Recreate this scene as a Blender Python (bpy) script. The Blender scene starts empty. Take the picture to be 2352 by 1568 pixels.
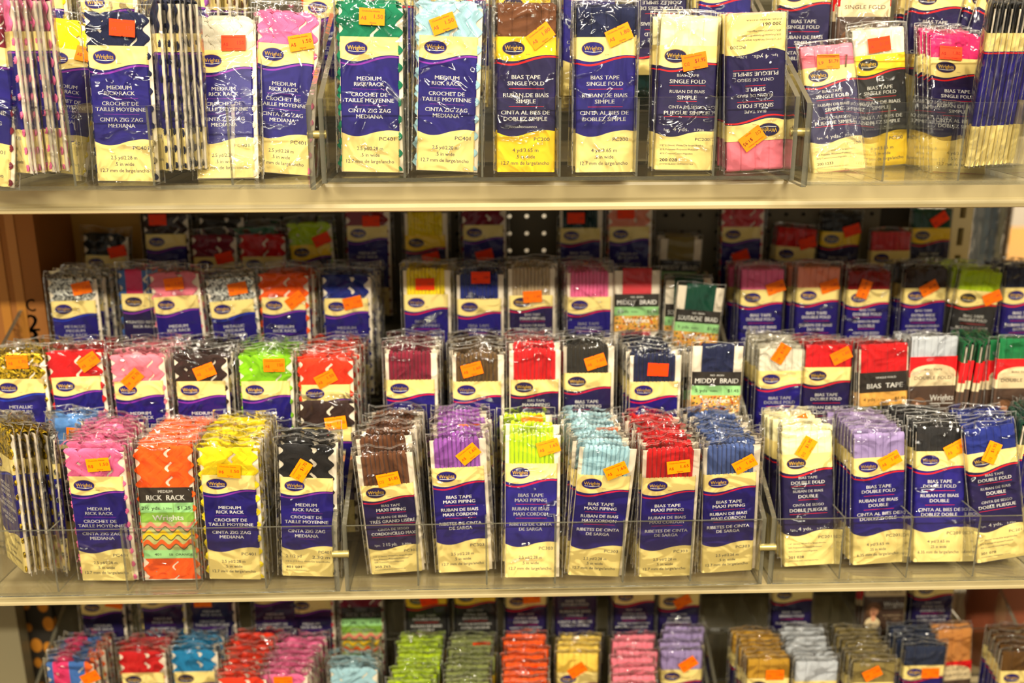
import bpy, math, random
from mathutils import Matrix, Vector
S = bpy.context.scene
COL = S.collection
R = math.radians
random.seed(7)

# ------------------------------------------------------------------ camera
TH, YAW, ROLL, FPX, EYE = 0.2903, 0.0273, -0.0028, 2337.0, 1.55
fw = Vector((math.sin(YAW)*math.cos(TH), math.cos(YAW)*math.cos(TH), -math.sin(TH)))
r0 = Vector((math.cos(YAW), -math.sin(YAW), 0)); u0 = r0.cross(fw)
rt = r0*math.cos(ROLL)+u0*math.sin(ROLL); up = -r0*math.sin(ROLL)+u0*math.cos(ROLL)
cam_d = bpy.data.cameras.new('camera'); cam = bpy.data.objects.new('camera', cam_d); COL.objects.link(cam)
cam.matrix_world = Matrix((( rt.x, up.x, -fw.x, 0), (rt.y, up.y, -fw.y, 0), (rt.z, up.z, -fw.z, EYE), (0, 0, 0, 1)))
cam_d.sensor_width = 36; cam_d.lens = FPX*36/2352; cam_d.clip_start = .05
cam_d.dof.use_dof = True; cam_d.dof.focus_distance = 1.03; cam_d.dof.aperture_fstop = 3.2
S.camera = cam
# ------------------------------------------------------------------ world, lights, exposure
w = bpy.data.worlds.new('world'); S.world = w; w.use_nodes = True
bg = w.node_tree.nodes['Background']; bg.inputs[0].default_value = (1, .90, .72, 1); bg.inputs[1].default_value = .40
S.view_settings.view_transform = 'Standard'; S.view_settings.look = 'None'; S.view_settings.gamma = 1
S.view_settings.exposure = 0.30
S.cycles.transparent_max_bounces = 30; S.cycles.max_bounces = 8; S.cycles.glossy_bounces = 5; S.cycles.use_adaptive_sampling = True; S.cycles.adaptive_threshold = .03
S.cycles.diffuse_bounces = 3
def area(name, loc, size, power, color=(1, .91, .74), rot=(0, 0, 0)):
    l = bpy.data.lights.new(name, 'AREA'); l.shape = 'RECTANGLE'; l.size, l.size_y = size; l.energy = power; l.color = color
    o = bpy.data.objects.new(name, l); COL.objects.link(o); o.location = loc; o.rotation_euler = rot; return o
for i, (x, y) in enumerate([(-1.1, -.2), (.9, -.2), (-1.1, -1.7), (.9, -1.7)]):
    area('ceiling_light', (x, y, 2.95), (1.3, .16), 48 if i < 2 else 118)
area('aisle_light', (2.6, 3.1, 2.95), (1.6, .4), 60)

def at(px, py, L):                       # the point of the vertical plane y = L seen at a photograph pixel
    d = rt*((px-1176)/FPX) + up*((784-py)/FPX) + fw
    return Vector((d.x*L/d.y, L, EYE + d.z*L/d.y))
def at_z(px, py, z):                     # the point of a level plane seen at a pixel
    d = rt*((px-1176)/FPX) + up*((784-py)/FPX) + fw
    k = (z-EYE)/d.z
    return Vector((d.x*k, d.y*k, z))

# ------------------------------------------------------------------ materials
def lin(c):
    return tuple((v/255/12.92 if v/255 <= .04045 else ((v/255+.055)/1.055)**2.4) for v in c)
MATS = {}
def mat(name, rgb, rough=.5, metal=0, spec=.5, bump=None, sheen=0):
    if name in MATS: return MATS[name]
    m = bpy.data.materials.new(name); m.use_nodes = True; nt = m.node_tree; b = nt.nodes['Principled BSDF']
    c = lin(rgb)
    b.inputs['Base Color'].default_value = (*c, 1); b.inputs['Roughness'].default_value = rough
    b.inputs['Metallic'].default_value = metal; b.inputs['Specular IOR Level'].default_value = spec
    if sheen: b.inputs['Sheen Weight'].default_value = sheen
    if bump:
        sc, st, dist = bump
        t = nt.nodes.new('ShaderNodeTexCoord'); n = nt.nodes.new('ShaderNodeTexNoise'); bp = nt.nodes.new('ShaderNodeBump')
        n.inputs['Scale'].default_value = sc; n.inputs['Detail'].default_value = 4
        bp.inputs['Strength'].default_value = st; bp.inputs['Distance'].default_value = dist
        nt.links.new(t.outputs['Object'], n.inputs['Vector']); nt.links.new(n.outputs['Fac'], bp.inputs['Height'])
        nt.links.new(bp.outputs['Normal'], b.inputs['Normal'])
    MATS[name] = m; return m
def cloth(rgb):
    return mat('cloth_%d_%d_%d' % rgb, rgb, .8, 0, .25, (900, .35, .0006), .15)
def glitter(rgb):
    k = 'glitter_%d_%d_%d' % rgb
    if k in MATS: return MATS[k]
    m = mat(k, rgb, .35, .55); nt = m.node_tree; b = nt.nodes['Principled BSDF']
    t = nt.nodes.new('ShaderNodeTexCoord'); v = nt.nodes.new('ShaderNodeTexVoronoi'); v.inputs['Scale'].default_value = 700
    bp = nt.nodes.new('ShaderNodeBump'); bp.inputs['Strength'].default_value = 1; bp.inputs['Distance'].default_value = .004
    v2 = nt.nodes.new('ShaderNodeTexVoronoi'); v2.inputs['Scale'].default_value = 420; sp = nt.nodes.new('ShaderNodeSeparateXYZ'); cr = nt.nodes.new('ShaderNodeValToRGB'); c = lin(rgb)
    e = cr.color_ramp.elements; e[0].position = .15; e[0].color = (c[0]*.12, c[1]*.12, c[2]*.12, 1); e[1].position = .9; e[1].color = (min(1, c[0]*1.3), min(1, c[1]*1.3), min(1, c[2]*1.3), 1)
    nt.links.new(t.outputs['Object'], v2.inputs['Vector']); nt.links.new(v2.outputs['Color'], sp.inputs[0]); nt.links.new(sp.outputs[0], cr.inputs[0]); nt.links.new(cr.outputs[0], b.inputs['Base Color'])
    nt.links.new(t.outputs['Object'], v.inputs['Vector']); nt.links.new(v.outputs['Color'], bp.inputs['Height']); nt.links.new(bp.outputs['Normal'], b.inputs['Normal'])
    return m
def multi():
    if 'cloth_printed' in MATS: return MATS['cloth_printed']
    m = mat('cloth_printed', (220, 90, 60), .8); nt = m.node_tree; b = nt.nodes['Principled BSDF']
    t = nt.nodes.new('ShaderNodeTexCoord'); mp = nt.nodes.new('ShaderNodeMapping'); mp.inputs['Scale'].default_value = (95, 0, 5)
    wv = nt.nodes.new('ShaderNodeTexWhiteNoise'); wv.noise_dimensions = '2D'
    sn = nt.nodes.new('ShaderNodeVectorMath'); sn.operation = 'FLOOR'
    sp = nt.nodes.new('ShaderNodeSeparateXYZ'); cb = nt.nodes.new('ShaderNodeCombineXYZ')
    cr = nt.nodes.new('ShaderNodeValToRGB'); cr.color_ramp.interpolation = 'CONSTANT'
    cols = [(240, 100, 20), (30, 130, 110), (230, 50, 110), (90, 70, 140), (245, 200, 40), (60, 110, 180)]
    e = cr.color_ramp.elements; e[0].color = (*lin(cols[0]), 1); e[1].position = .17; e[1].color = (*lin(cols[1]), 1)
    for i, c in enumerate(cols[2:]):
        k = e.new(.34+.165*i); k.color = (*lin(c), 1)
    l = nt.links.new
    l(t.outputs['Object'], mp.inputs[0]); l(mp.outputs[0], sn.inputs[0]); l(sn.outputs[0], sp.inputs[0])
    l(sp.outputs[0], cb.inputs[0]); l(sp.outputs[2], cb.inputs[1]); l(cb.outputs[0], wv.inputs['Vector'])
    l(wv.outputs['Value'], cr.inputs[0]); l(cr.outputs[0], b.inputs['Base Color'])
    return m
def clear(name, tint, gl, rough, bump=None, haze=0.0, hazecol=(1, 1, 1), grad=None):
    if name in MATS: return MATS[name]
    m = bpy.data.materials.new(name); m.use_nodes = True; nt = m.node_tree; nt.nodes.clear(); N = nt.nodes.new; l = nt.links.new
    out = N('ShaderNodeOutputMaterial'); tr = N('ShaderNodeBsdfTransparent'); tr.inputs[0].default_value = (*tint, 1)
    gs = N('ShaderNodeBsdfGlossy'); gs.inputs['Roughness'].default_value = rough
    fr = N('ShaderNodeFresnel'); fr.inputs[0].default_value = 1.5
    mu = N('ShaderNodeMath'); mu.operation = 'MULTIPLY'; mu.inputs[1].default_value = gl; mu.use_clamp = True
    mx = N('ShaderNodeMixShader'); l(fr.outputs[0], mu.inputs[0]); l(mu.outputs[0], mx.inputs[0]); l(tr.outputs[0], mx.inputs[1]); l(gs.outputs[0], mx.inputs[2])
    if bump:
        t = N('ShaderNodeTexCoord'); oi = N('ShaderNodeObjectInfo'); ad = N('ShaderNodeVectorMath'); ad.operation = 'ADD'
        mr = N('ShaderNodeVectorMath'); mr.operation = 'SCALE'; cbx = N('ShaderNodeCombineXYZ')
        for k in range(3): l(oi.outputs['Random'], cbx.inputs[k])
        l(cbx.outputs[0], mr.inputs[0]); mr.inputs['Scale'].default_value = 7.0
        l(t.outputs['Object'], ad.inputs[0]); l(mr.outputs[0], ad.inputs[1])
        n = N('ShaderNodeTexNoise'); n.inputs['Scale'].default_value = bump[0]; n.inputs['Detail'].default_value = 1.5; n.inputs['Distortion'].default_value = 1.2
        bp = N('ShaderNodeBump'); bp.inputs['Strength'].default_value = bump[1]; bp.inputs['Distance'].default_value = bump[2]
        l(ad.outputs[0], n.inputs['Vector']); l(n.outputs['Fac'], bp.inputs['Height'])
        l(bp.outputs[0], gs.inputs['Normal']); l(bp.outputs[0], fr.inputs['Normal'])
    last = mx
    if haze:
        df = N('ShaderNodeBsdfDiffuse'); df.inputs[0].default_value = (*hazecol, 1)
        m2 = N('ShaderNodeMixShader'); m2.inputs[0].default_value = haze
        l(mx.outputs[0], m2.inputs[1]); l(df.outputs[0], m2.inputs[2]); last = m2
    l(last.outputs[0], out.inputs[0]); MATS[name] = m; return m
CREAM = mat('label_cream', (248, 226, 144), .45, 0, .25); YEL = mat('label_yellow', (252, 212, 40), .45, 0, .25); PALE = mat('label_pale', (250, 234, 160), .45, 0, .25)
NAVY = mat('label_navy', (34, 26, 112), .4, 0, .25); DNAVY = mat('label_dark_navy', (36, 28, 72), .4, 0, .25); BLK = mat('label_black', (44, 42, 40), .4, 0, .25)
PURP = mat('label_purple', (140, 50, 170), .4, 0, .25); RED = mat('label_red', (232, 32, 36), .4, 0, .25); CRIM = mat('label_crimson', (214, 22, 66), .4, 0, .25); BLU = mat('label_blue', (36, 60, 180), .4, 0, .25)
WHITE = mat('label_white', (250, 246, 235), .5, 0, .25); INK = mat('label_ink', (62, 62, 84), .5, 0, .25); LOGO = mat('logo_yellow', (246, 196, 40), .5)
TAN = mat('logo_rim', (170, 130, 60), .5); CARD = mat('card_white', (240, 226, 200), .6)
STY = mat('sticker_yellow', (250, 142, 0), .5, 0, .2); STO = mat('sticker_orange', (252, 118, 0), .5, 0, .2); STR = mat('sticker_red', (250, 62, 0), .5, 0, .2)
STI = mat('sticker_ink', (214, 60, 10), .5); STD = mat('sticker_dark_ink', (140, 20, 10), .5)
FILM = clear('plastic_film', (.995, .995, .99), .65, .07, (28, .65, .02))
SEAM = clear('film_seam', (.97, .97, .96), 1.3, .15, (60, .8, .01), .12, (1, .97, .9))
ACR = clear('acrylic', (.99, .992, .985), .4, .01)
EDGE = clear('acrylic_edge', (.55, .55, .46), 1.4, .12, (50, .3, .004), .5, (.17, .16, .115))

# ------------------------------------------------------------------ mesh helpers
class MB:
    def __init__(s): s.v = []; s.f = []; s.m = []; s.sm = []
    def add(s, vs, fs, m=0, smooth=False):
        b = len(s.v); s.v += [tuple(v) for v in vs]
        for f in fs: s.f.append([b+i for i in f]); s.m.append(m); s.sm.append(smooth)
    def box(s, a, b, m=0, em=None):
        (x0, y0, z0), (x1, y1, z1) = a, b
        vs = [(x0,y0,z0),(x1,y0,z0),(x1,y1,z0),(x0,y1,z0),(x0,y0,z1),(x1,y0,z1),(x1,y1,z1),(x0,y1,z1)]
        fs = [(0,3,2,1),(4,5,6,7),(0,1,5,4),(2,3,7,6),(1,2,6,5),(3,0,4,7)]
        ms = [m]*6
        if em is not None:                      # thin sheet: the four narrow faces take the edge material
            d = [x1-x0, y1-y0, z1-z0]; k = d.index(min(d)); big = {0: (4, 5), 1: (2, 3), 2: (0, 1)}[k]
            ms = [m if i in big else em for i in range(6)]
        bb = len(s.v); s.v += vs
        for f, mm in zip(fs, ms): s.f.append([bb+i for i in f]); s.m.append(mm); s.sm.append(False)
    def grid(s, P, m=0, smooth=True, closed=False, flip=False):
        n, k = len(P), len(P[0]); vs = [p for row in P for p in row]; fs = []
        for i in range(n-1):
            for j in range(k if closed else k-1):
                j2 = (j+1) % k; f = (i*k+j, i*k+j2, (i+1)*k+j2, (i+1)*k+j)
                fs.append(f[::-1] if flip else f)
        s.add(vs, fs, m, smooth)
    def mesh(s, name, mats):
        me = bpy.data.meshes.new(name); me.from_pydata(s.v, [], s.f)
        for m in mats: me.materials.append(m)
        me.polygons.foreach_set('material_index', s.m); me.polygons.foreach_set('use_smooth', s.sm); me.update(); return me
def obj(name, me, parent=None, **kw):
    o = bpy.data.objects.new(name, me); COL.objects.link(o)
    if parent: o.parent = parent
    for k, v in kw.items(): o[k] = v
    return o
def empty(name, **kw):
    o = bpy.data.objects.new(name, None); COL.objects.link(o); o.empty_display_size = .02
    for k, v in kw.items(): o[k] = v
    return o

# ------------------------------------------------------------------ lettering
TXT = {}
def glyphs(s, bold):
    k = (s, bold)
    if k not in TXT:
        c = bpy.data.curves.new('t', 'FONT'); c.body = s; c.size = 1; c.resolution_u = 2; pass
        o = bpy.data.objects.new('t', c); me = bpy.data.meshes.new_from_object(o)
        vs = [(v.co.x, v.co.y) for v in me.vertices]; fs = [tuple(p.vertices) for p in me.polygons]
        bpy.data.objects.remove(o); bpy.data.meshes.remove(me); bpy.data.curves.remove(c)
        if bold > .2:
            n = len(vs); q = .011*bold; k_ = 4 if bold > 1.1 else 2; vs = [(x+q*(2*j/(k_-1)-1), y) for j in range(k_) for x, y in vs]; fs = [tuple(i+n*j for i in f) for j in range(k_) for f in fs]
        xs = [v[0] for v in vs]; x0, x1 = min(xs), max(xs)
        TXT[k] = ([(x-x0, y) for x, y in vs], fs, x1-x0)
    return TXT[k]
CAP = .727
def text(mb, s, xc, zc, cap, width, y, m, bold=0, align='c', slant=0):
    vs, fs, w = glyphs(s, bold); sy = cap/CAP; sx = width/w
    if align == 'l': x0 = xc
    elif align == 'r': x0 = xc-width
    else: x0 = xc-width/2
    mb.add([(x0+vx*sx+slant*vy*sy, y, zc-cap/2+vy*sy) for vx, vy in vs], fs, m)

# ------------------------------------------------------------------ label printing
W = .057
def band(mb, lw, t, top, bot, m, n=18, y_off=0.0, wrap=True):
    """strip between the height functions top(u) and bot(u), wrapped round the packet's front and sides"""
    hw = lw/2; c = .0012
    us = [-hw+c+(lw-2*c)*i/n for i in range(n+1)]; P = [(u, -t/2-y_off) for u in us]; U = [min(1, max(0, (u+hw)/lw)) for u in us]
    if wrap:
        P = [(-hw-y_off, t/2), (-hw-y_off, -t/2+c)] + P + [(hw+y_off, -t/2+c), (hw+y_off, t/2)]; U = [0, 0]+U+[1, 1]
    mb.grid([[(x, y, bot(u)) for (x, y), u in zip(P, U)], [(x, y, top(u)) for (x, y), u in zip(P, U)]], m, False)
def back_sheet(mb, lw, t, z0, z1, m):
    mb.add([(-lw/2, t/2, z0), (-lw/2, t/2, z1), (lw/2, t/2, z1), (lw/2, t/2, z0)], [(0, 1, 2, 3)], m)
def ell(mb, cx, cz, rx, rz, y, m, n=28):
    mb.add([(cx+rx*math.cos(2*math.pi*i/n), y, cz+rz*math.sin(2*math.pi*i/n)) for i in range(n)], [tuple(range(n))], m)
def rect(mb, x0, x1, z0, z1, y, m):
    mb.add([(x0, y, z0), (x1, y, z0), (x1, y, z1), (x0, y, z1)], [(0, 1, 2, 3)], m)
def poly(mb, pts, y, m): mb.add([(a, y, b) for a, b in pts], [tuple(range(len(pts)))], m)
def wave_top(u):        # fraction down the label of the cream / navy edge
    xs = [0, .1, .22, .35, .5, .65, .8, .9, 1]; ys = [.157, .170, .178, .174, .158, .141, .131, .130, .134]
    return interp(u, xs, ys)
def wave_bot(u):
    xs = [0, .12, .25, .4, .55, .7, .85, 1]; ys = [.704, .724, .733, .725, .704, .690, .684, .690]
    return interp(u, xs, ys)
def interp(u, xs, ys):
    for i in range(len(xs)-1):
        if u <= xs[i+1] or i == len(xs)-2:
            t = (u-xs[i])/(xs[i+1]-xs[i]); t = t
            p0 = ys[max(i-1, 0)]; p1 = ys[i]; p2 = ys[i+1]; p3 = ys[min(i+2, len(ys)-1)]
            return p1+.5*t*(p2-p0+t*(2*p0-5*p1+4*p2-p3+t*(3*(p1-p2)+p3-p0)))
# text rows: (string, centre x, centre y as fraction down, width fraction, cap height mm, style)  style: w white, d ink, l ink left aligned, r rule
YD = lambda a, b, c, s=0: [(a, .49, .822+s, .45, 3.6, 'd'), (b, .49, .871+s, .33, 3.6, 'd'), (c, .49, .919+s, .83, 3.6, 'd')]
def OLD(amount, code, pc, wline, name, metric):
    return [('1pc.', .19, .672, .11, 2.4, 'w0'), (amount, .43, .668, .28, 3.9, 'w0'), (metric, .75, .672, .18, 2.2, 'w0'), (pc, .82, .750, .26, 3.2, 'd'),
            (wline, .08, .800, .76, 1.8, 'l'), ('55% Polyester/Polyester/Poliéster', .08, .834, .68, 1.8, 'l'), ('45% Cotton/Coton/Algodón', .08, .868, .58, 1.8, 'l'),
            (code, .08, .920, .31, 3.0, 'L'), (name, .08, .955, .6, 1.3, 'l')]
TX = {
 'rr': [('MEDIUM', .49, .302, .42, 3.9, 'w'), ('RICK RACK', .49, .344, .52, 3.9, 'w'), ('', .5, .381, .6, 0, 'r'), ('CROCHET DE', .49, .420, .62, 3.9, 'w'), ('TAILLE MOYENNE', .49, .463, .85, 3.9, 'w'),
        ('', .5, .500, .6, 0, 'r'), ('CINTA ZIG ZAG', .49, .539, .73, 3.9, 'w'), ('MEDIANA', .49, .583, .46, 3.9, 'w'), ('PC401', .79, .748, .27, 3.7, 'd')] + YD('2.5 yd/2.28 m', '.5 in wide', '12.7 mm de large/ancho'),
 'rro': [('MEDIUM', .49, .27, .40, 3.9, 'w'), ('RICK RACK', .49, .318, .50, 3.9, 'w'), ('', .5, .352, .6, 0, 'r'), ('CROCHET DE', .49, .392, .60, 3.7, 'w'), ('TAILLE MOYENNE', .49, .440, .83, 3.9, 'w'),
        ('', .5, .478, .6, 0, 'r'), ('CINTA ZIG ZAG', .49, .533, .71, 4.0, 'w'), ('MEDIANA', .49, .583, .45, 4.0, 'w'), ('', .49, .615, .3, 0, 'r'), ('PC401', .83, .745, .24, 3.6, 'd'),
        ('2 1/2 yd', .08, .792, .3, 3.8, 'l'), ('2.30 m', .76, .800, .34, 3.8, 'd'), ('1/2 in (13 mm) Wide/De large/Ancho', .08, .846, .85, 2.0, 'l'), ('401 031', .08, .905, .3, 3.0, 'L'), ('BLACK/NOIR/NEGRO', .08, .94, .4, 1.2, 'l')],
 'met': [('METALLIC', .49, .262, .47, 3.8, 'w'), ('MEDIUM', .49, .305, .42, 3.8, 'w'), ('RICK RACK', .49, .35, .52, 3.8, 'w'), ('', .5, .385, .6, 0, 'r'), ('CROCHET DE', .49, .42, .62, 3.8, 'w'), ('TAILLE MOYENNE', .49, .463, .85, 3.8, 'w'),
        ('', .5, .500, .6, 0, 'r'), ('CINTA ZIG ZAG', .49, .539, .73, 3.8, 'w'), ('METALICA', .49, .583, .46, 3.8, 'w'), ('PC401', .79, .748, .27, 3.7, 'd')] + YD('2.5 yd/2.28 m', '.5 in wide', '12.7 mm de large/ancho'),
 'baby': [('BABY', .49, .27, .24, 3.9, 'w'), ('RICK RACK', .6, .325, .55, 3.9, 'w')],
 'prn': [('PRINTED MEDIUM', .49, .29, .8, 3.9, 'w'), ('RICK RACK', .49, .335, .52, 3.9, 'w')],
 'sf': [('BIAS TAPE', .49, .292, .49, 3.9, 'w'), ('SINGLE FOLD', .49, .338, .63, 3.9, 'w'), ('', .5, .378, .6, 0, 'r'), ('RUBAN DE BIAIS', .49, .424, .78, 3.9, 'w'), ('SIMPLE', .49, .470, .34, 3.9, 'w'),
        ('', .5, .510, .6, 0, 'r'), ('CINTA AL BIES DE', .485, .553, .84, 3.9, 'w'), ('DOBLEZ SIMPLE', .485, .600, .75, 3.9, 'w'), ('PC200', .77, .752, .27, 3.7, 'd')] + YD('4 yd/3.65 m', '.5 in wide', '12.7 mm de large/ancho', .012),
 'mp': [('BIAS TAPE', .49, .276, .49, 3.9, 'w'), ('MAXI PIPING', .49, .319, .62, 3.9, 'w'), ('', .5, .356, .6, 0, 'r'), ('RUBAN DE BIAIS', .49, .395, .72, 3.9, 'w'), ('MAXI CORDON', .49, .440, .66, 3.9, 'w'),
        ('', .5, .478, .6, 0, 'r'), ('RIBETES DE CINTA', .49, .528, .82, 3.9, 'w'), ('DE SARGA', .49, .572, .45, 3.9, 'w'), ('PC303', .79, .742, .27, 3.7, 'd')] + YD('2.5 yd/2.28 m', '.5 in wide', '12.7 mm de large/ancho'),
 'df': [('BIAS TAPE', .49, .270, .49, 3.9, 'w'), ('DOUBLE FOLD', .49, .313, .67, 3.9, 'w'), ('', .5, .355, .6, 0, 'r'), ('RUBAN DE BIAIS', .49, .398, .77, 3.9, 'w'), ('DOUBLE', .49, .444, .39, 3.9, 'w'),
        ('', .5, .484, .6, 0, 'r'), ('CINTA AL BIES DE', .49, .525, .85, 3.9, 'w'), ('DOBLEZ DOBLE', .49, .569, .73, 3.9, 'w'), ('PC201', .79, .738, .27, 3.7, 'd')] + YD('4 yd/3.65 m', '.25 in wide', '6.35 mm de large/ancho', -.01),
 'ew': [('BIAS TAPE', .5, .24, .40, 2.7, 'w'), ('EXTRA WIDE', .5, .29, .56, 3.8, 'w'), ('DOUBLE FOLD', .5, .335, .62, 3.8, 'w'), ('', .5, .37, .6, 0, 'r'), ('RUBAN DE BIAIS DOUBLE', .5, .405, .8, 2.7, 'w'), ('EXTRA LARGEUR', .5, .45, .72, 3.8, 'w')],
 'sfo': [('BIAS TAPE', .51, .235, .38, 3.0, 'w0'), ('SINGLE FOLD', .51, .283, .63, 3.9, 'w'), ('', .51, .317, .63, 0, 'r'), ('RUBAN DE BIAIS', .51, .364, .61, 3.0, 'w0'), ('SIMPLE', .51, .412, .34, 3.9, 'w'), ('', .51, .443, .35, 0, 'r'),
         ('CINTA DE SESGO', .51, .489, .63, 3.0, 'w0'), ('PLIEGUE SIMPLE', .51, .536, .78, 3.9, 'w'), ('', .51, .568, .78, 0, 'r')] + OLD('4 yds.', '200 028', 'PC200', '1/2" (13mm) Wide/De large/Ancho', 'OYSTER/BLANC HUÎTRE/OSTRA', '3.70m'),
 'mpo': [('BIAS TAPE', .53, .23, .36, 3.0, 'w0'), ('MAXI PIPING', .53, .277, .57, 3.9, 'w'), ('', .53, .312, .57, 0, 'r'), ('RUBAN DE BIAIS', .53, .36, .58, 2.9, 'w0'), ('TRÉS GRAND LISÉRÉ', .53, .406, .88, 3.8, 'w'), ('', .53, .44, .88, 0, 'r'),
         ('CINTA DE SESGO', .53, .496, .6, 2.9, 'w0'), ('CORDONCILLO MAXI', .53, .545, .87, 3.8, 'w'), ('', .53, .58, .87, 0, 'r')] + OLD('2 1/2 yds.', '303 765', 'PC303', '1/2" (13mm) Wide/De large/Ancho', 'MOCHA/MOKA/MOCA', '2.30m'),
 'dfo': [('BIAS TAPE', .5, .212, .37, 3.0, 'w0'), ('DOUBLE FOLD', .5, .255, .67, 3.9, 'w'), ('', .5, .288, .68, 0, 'r'), ('RUBAN DE BIAIS', .5, .332, .6, 3.0, 'w0'), ('DOUBLE', .5, .378, .39, 3.9, 'w'), ('', .5, .41, .39, 0, 'r'),
         ('CINTA DE SESGO', .5, .455, .62, 3.0, 'w0'), ('DOBLE PLIEGUE', .5, .50, .75, 3.9, 'w'), ('', .5, .535, .75, 0, 'r')] + OLD('4 yds.', '201 028', 'PC201', '1/4" (6mm) Wide/De large/Ancho', 'OYSTER/BLANC HUÎTRE/OSTRA', '3.70m'),
}
TX['sfo2'] = [(('200 1233' if a[0] == '200 028' else 'ROSA/VIOLET/MORADO CLARO' if a[0].startswith('OYSTER') else a[0]),)+a[1:] for a in TX['sfo']]
TX['sfo3'] = [(('200 061' if a[0] == '200 028' else 'PINK/ROSE/ROSA' if a[0].startswith('OYSTER') else a[0]),)+a[1:] for a in TX['sfo']]
TX['dfo2'] = [(('201 078' if a[0] == '201 028' else 'YALE BLUE/BLEU MARINE/AZUL OSCURO' if a[0].startswith('OYSTER') else a[0]),)+a[1:] for a in TX['dfo']]
TX['sfm'] = TX['sf'] + [('MOCHA/MOCHA/MOCA', .45, .662, .48, 1.9, 'w')]
TX['sfw'] = TX['sf'] + [('WHITE/BLANC/BLANCO', .45, .662, .52, 1.9, 'w')]
STRIPE = {'rr': PURP, 'rro': PURP, 'met': BLU, 'baby': PURP, 'prn': PURP, 'mp': CRIM, 'mpo': CRIM}
def label_mesh(key, t, h):
    """printed paper sleeve; z = 0 at its lower edge"""
    mb = MB(); st = STRIPE.get(key, RED); lw = W
    mats = [CREAM, NAVY, st, WHITE, INK, LOGO, TAN, CARD]
    Z = lambda f: h*(1-f)
    band(mb, lw, t, lambda u: h, lambda u: Z(wave_top(u)), 0)
    band(mb, lw, t, lambda u: Z(wave_top(u)), lambda u: Z(wave_bot(u)), 1)
    band(mb, lw, t, lambda u: Z(wave_bot(u)), lambda u: 0, 0)
    k = .0105
    s0 = lambda u: wave_top(u)+.007+.020*(1-u)**2
    band(mb, lw, t, lambda u: Z(s0(u)), lambda u: Z(s0(u)+k+.004*math.sin(math.pi*u)), 2, y_off=.00008)
    back_sheet(mb, lw, t, 0, h, 0)
    y = -t/2-.00012; cx, cz = -lw/2+.277*lw, Z(.084)
    ell(mb, cx, cz, .0112, .0067, y, 6); ell(mb, cx, cz, .0107, .0062, y-.00006, 1)
    text(mb, 'Wrights', cx, cz+.0007, .0043, .0172, y-.00014, 5, 1)
    mb.add([(cx-.0078, y-.00014, cz-.0027), (cx+.001, y-.00014, cz-.0036), (cx+.0088, y-.00014, cz-.0027), (cx+.0088, y-.00014, cz-.0023), (cx+.001, y-.00014, cz-.0031), (cx-.0078, y-.00014, cz-.0023)], [(0, 1, 4, 5), (1, 2, 3, 4)], 3)
    text(mb, '®/MD', cx+.0118, cz-.0056, .0009, .0042, y, 4, 0, 'l')
    for s, fx, fy, fwid, cap, sty in TX[key]:
        x = -lw/2+fx*lw; z = Z(fy)
        if sty == 'r': rect(mb, x-fwid*lw/2, x+fwid*lw/2, z-.0002, z+.0002, y-.00006, 2)
        elif sty == 'w': text(mb, s, x, z, cap/1000, fwid*lw, y-.0001, 3, 1)
        elif sty == 'w0': text(mb, s, x, z, cap/1000, fwid*lw, y-.0001, 3, .3)
        elif sty == 'd': text(mb, s, x, z, cap/1000, fwid*lw, y-.0001, 4, 0)
        elif sty == 'l': text(mb, s, x, z, cap/1000, fwid*lw, y-.0001, 4, 0, 'l')
        elif sty == 'L': text(mb, s, x, z, cap/1000, fwid*lw, y-.0001, 4, 1.3, 'l')
    return mb.mesh('label_'+key, mats)
V_DK = mat('vintage_dark', (46, 38, 30), .45); V_LG = mat('vintage_light_green', (160, 214, 140), .45); V_MG = mat('vintage_green', (126, 168, 60), .45)
V_OL = mat('vintage_olive', (186, 190, 120), .45); V_PK = mat('vintage_pink', (224, 130, 110), .45); V_YE = mat('vintage_yellow', (240, 196, 20), .45)
V_OR = mat('vintage_orange', (220, 92, 24), .45); V_SH = mat('vintage_shadow', (90, 90, 50), .45); V_OC = mat('vintage_ochre', (226, 170, 80), .45)
V_BR = mat('vintage_brown', (84, 62, 48), .45); V_CR = mat('vintage_cream', (226, 205, 160), .45); SKIN = mat('print_skin', (222, 160, 120), .45); HAIR = mat('print_hair', (128, 88, 58), .45); LIP = mat('print_lip', (180, 70, 60), .45)
def flat(v): return lambda u: v
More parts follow.
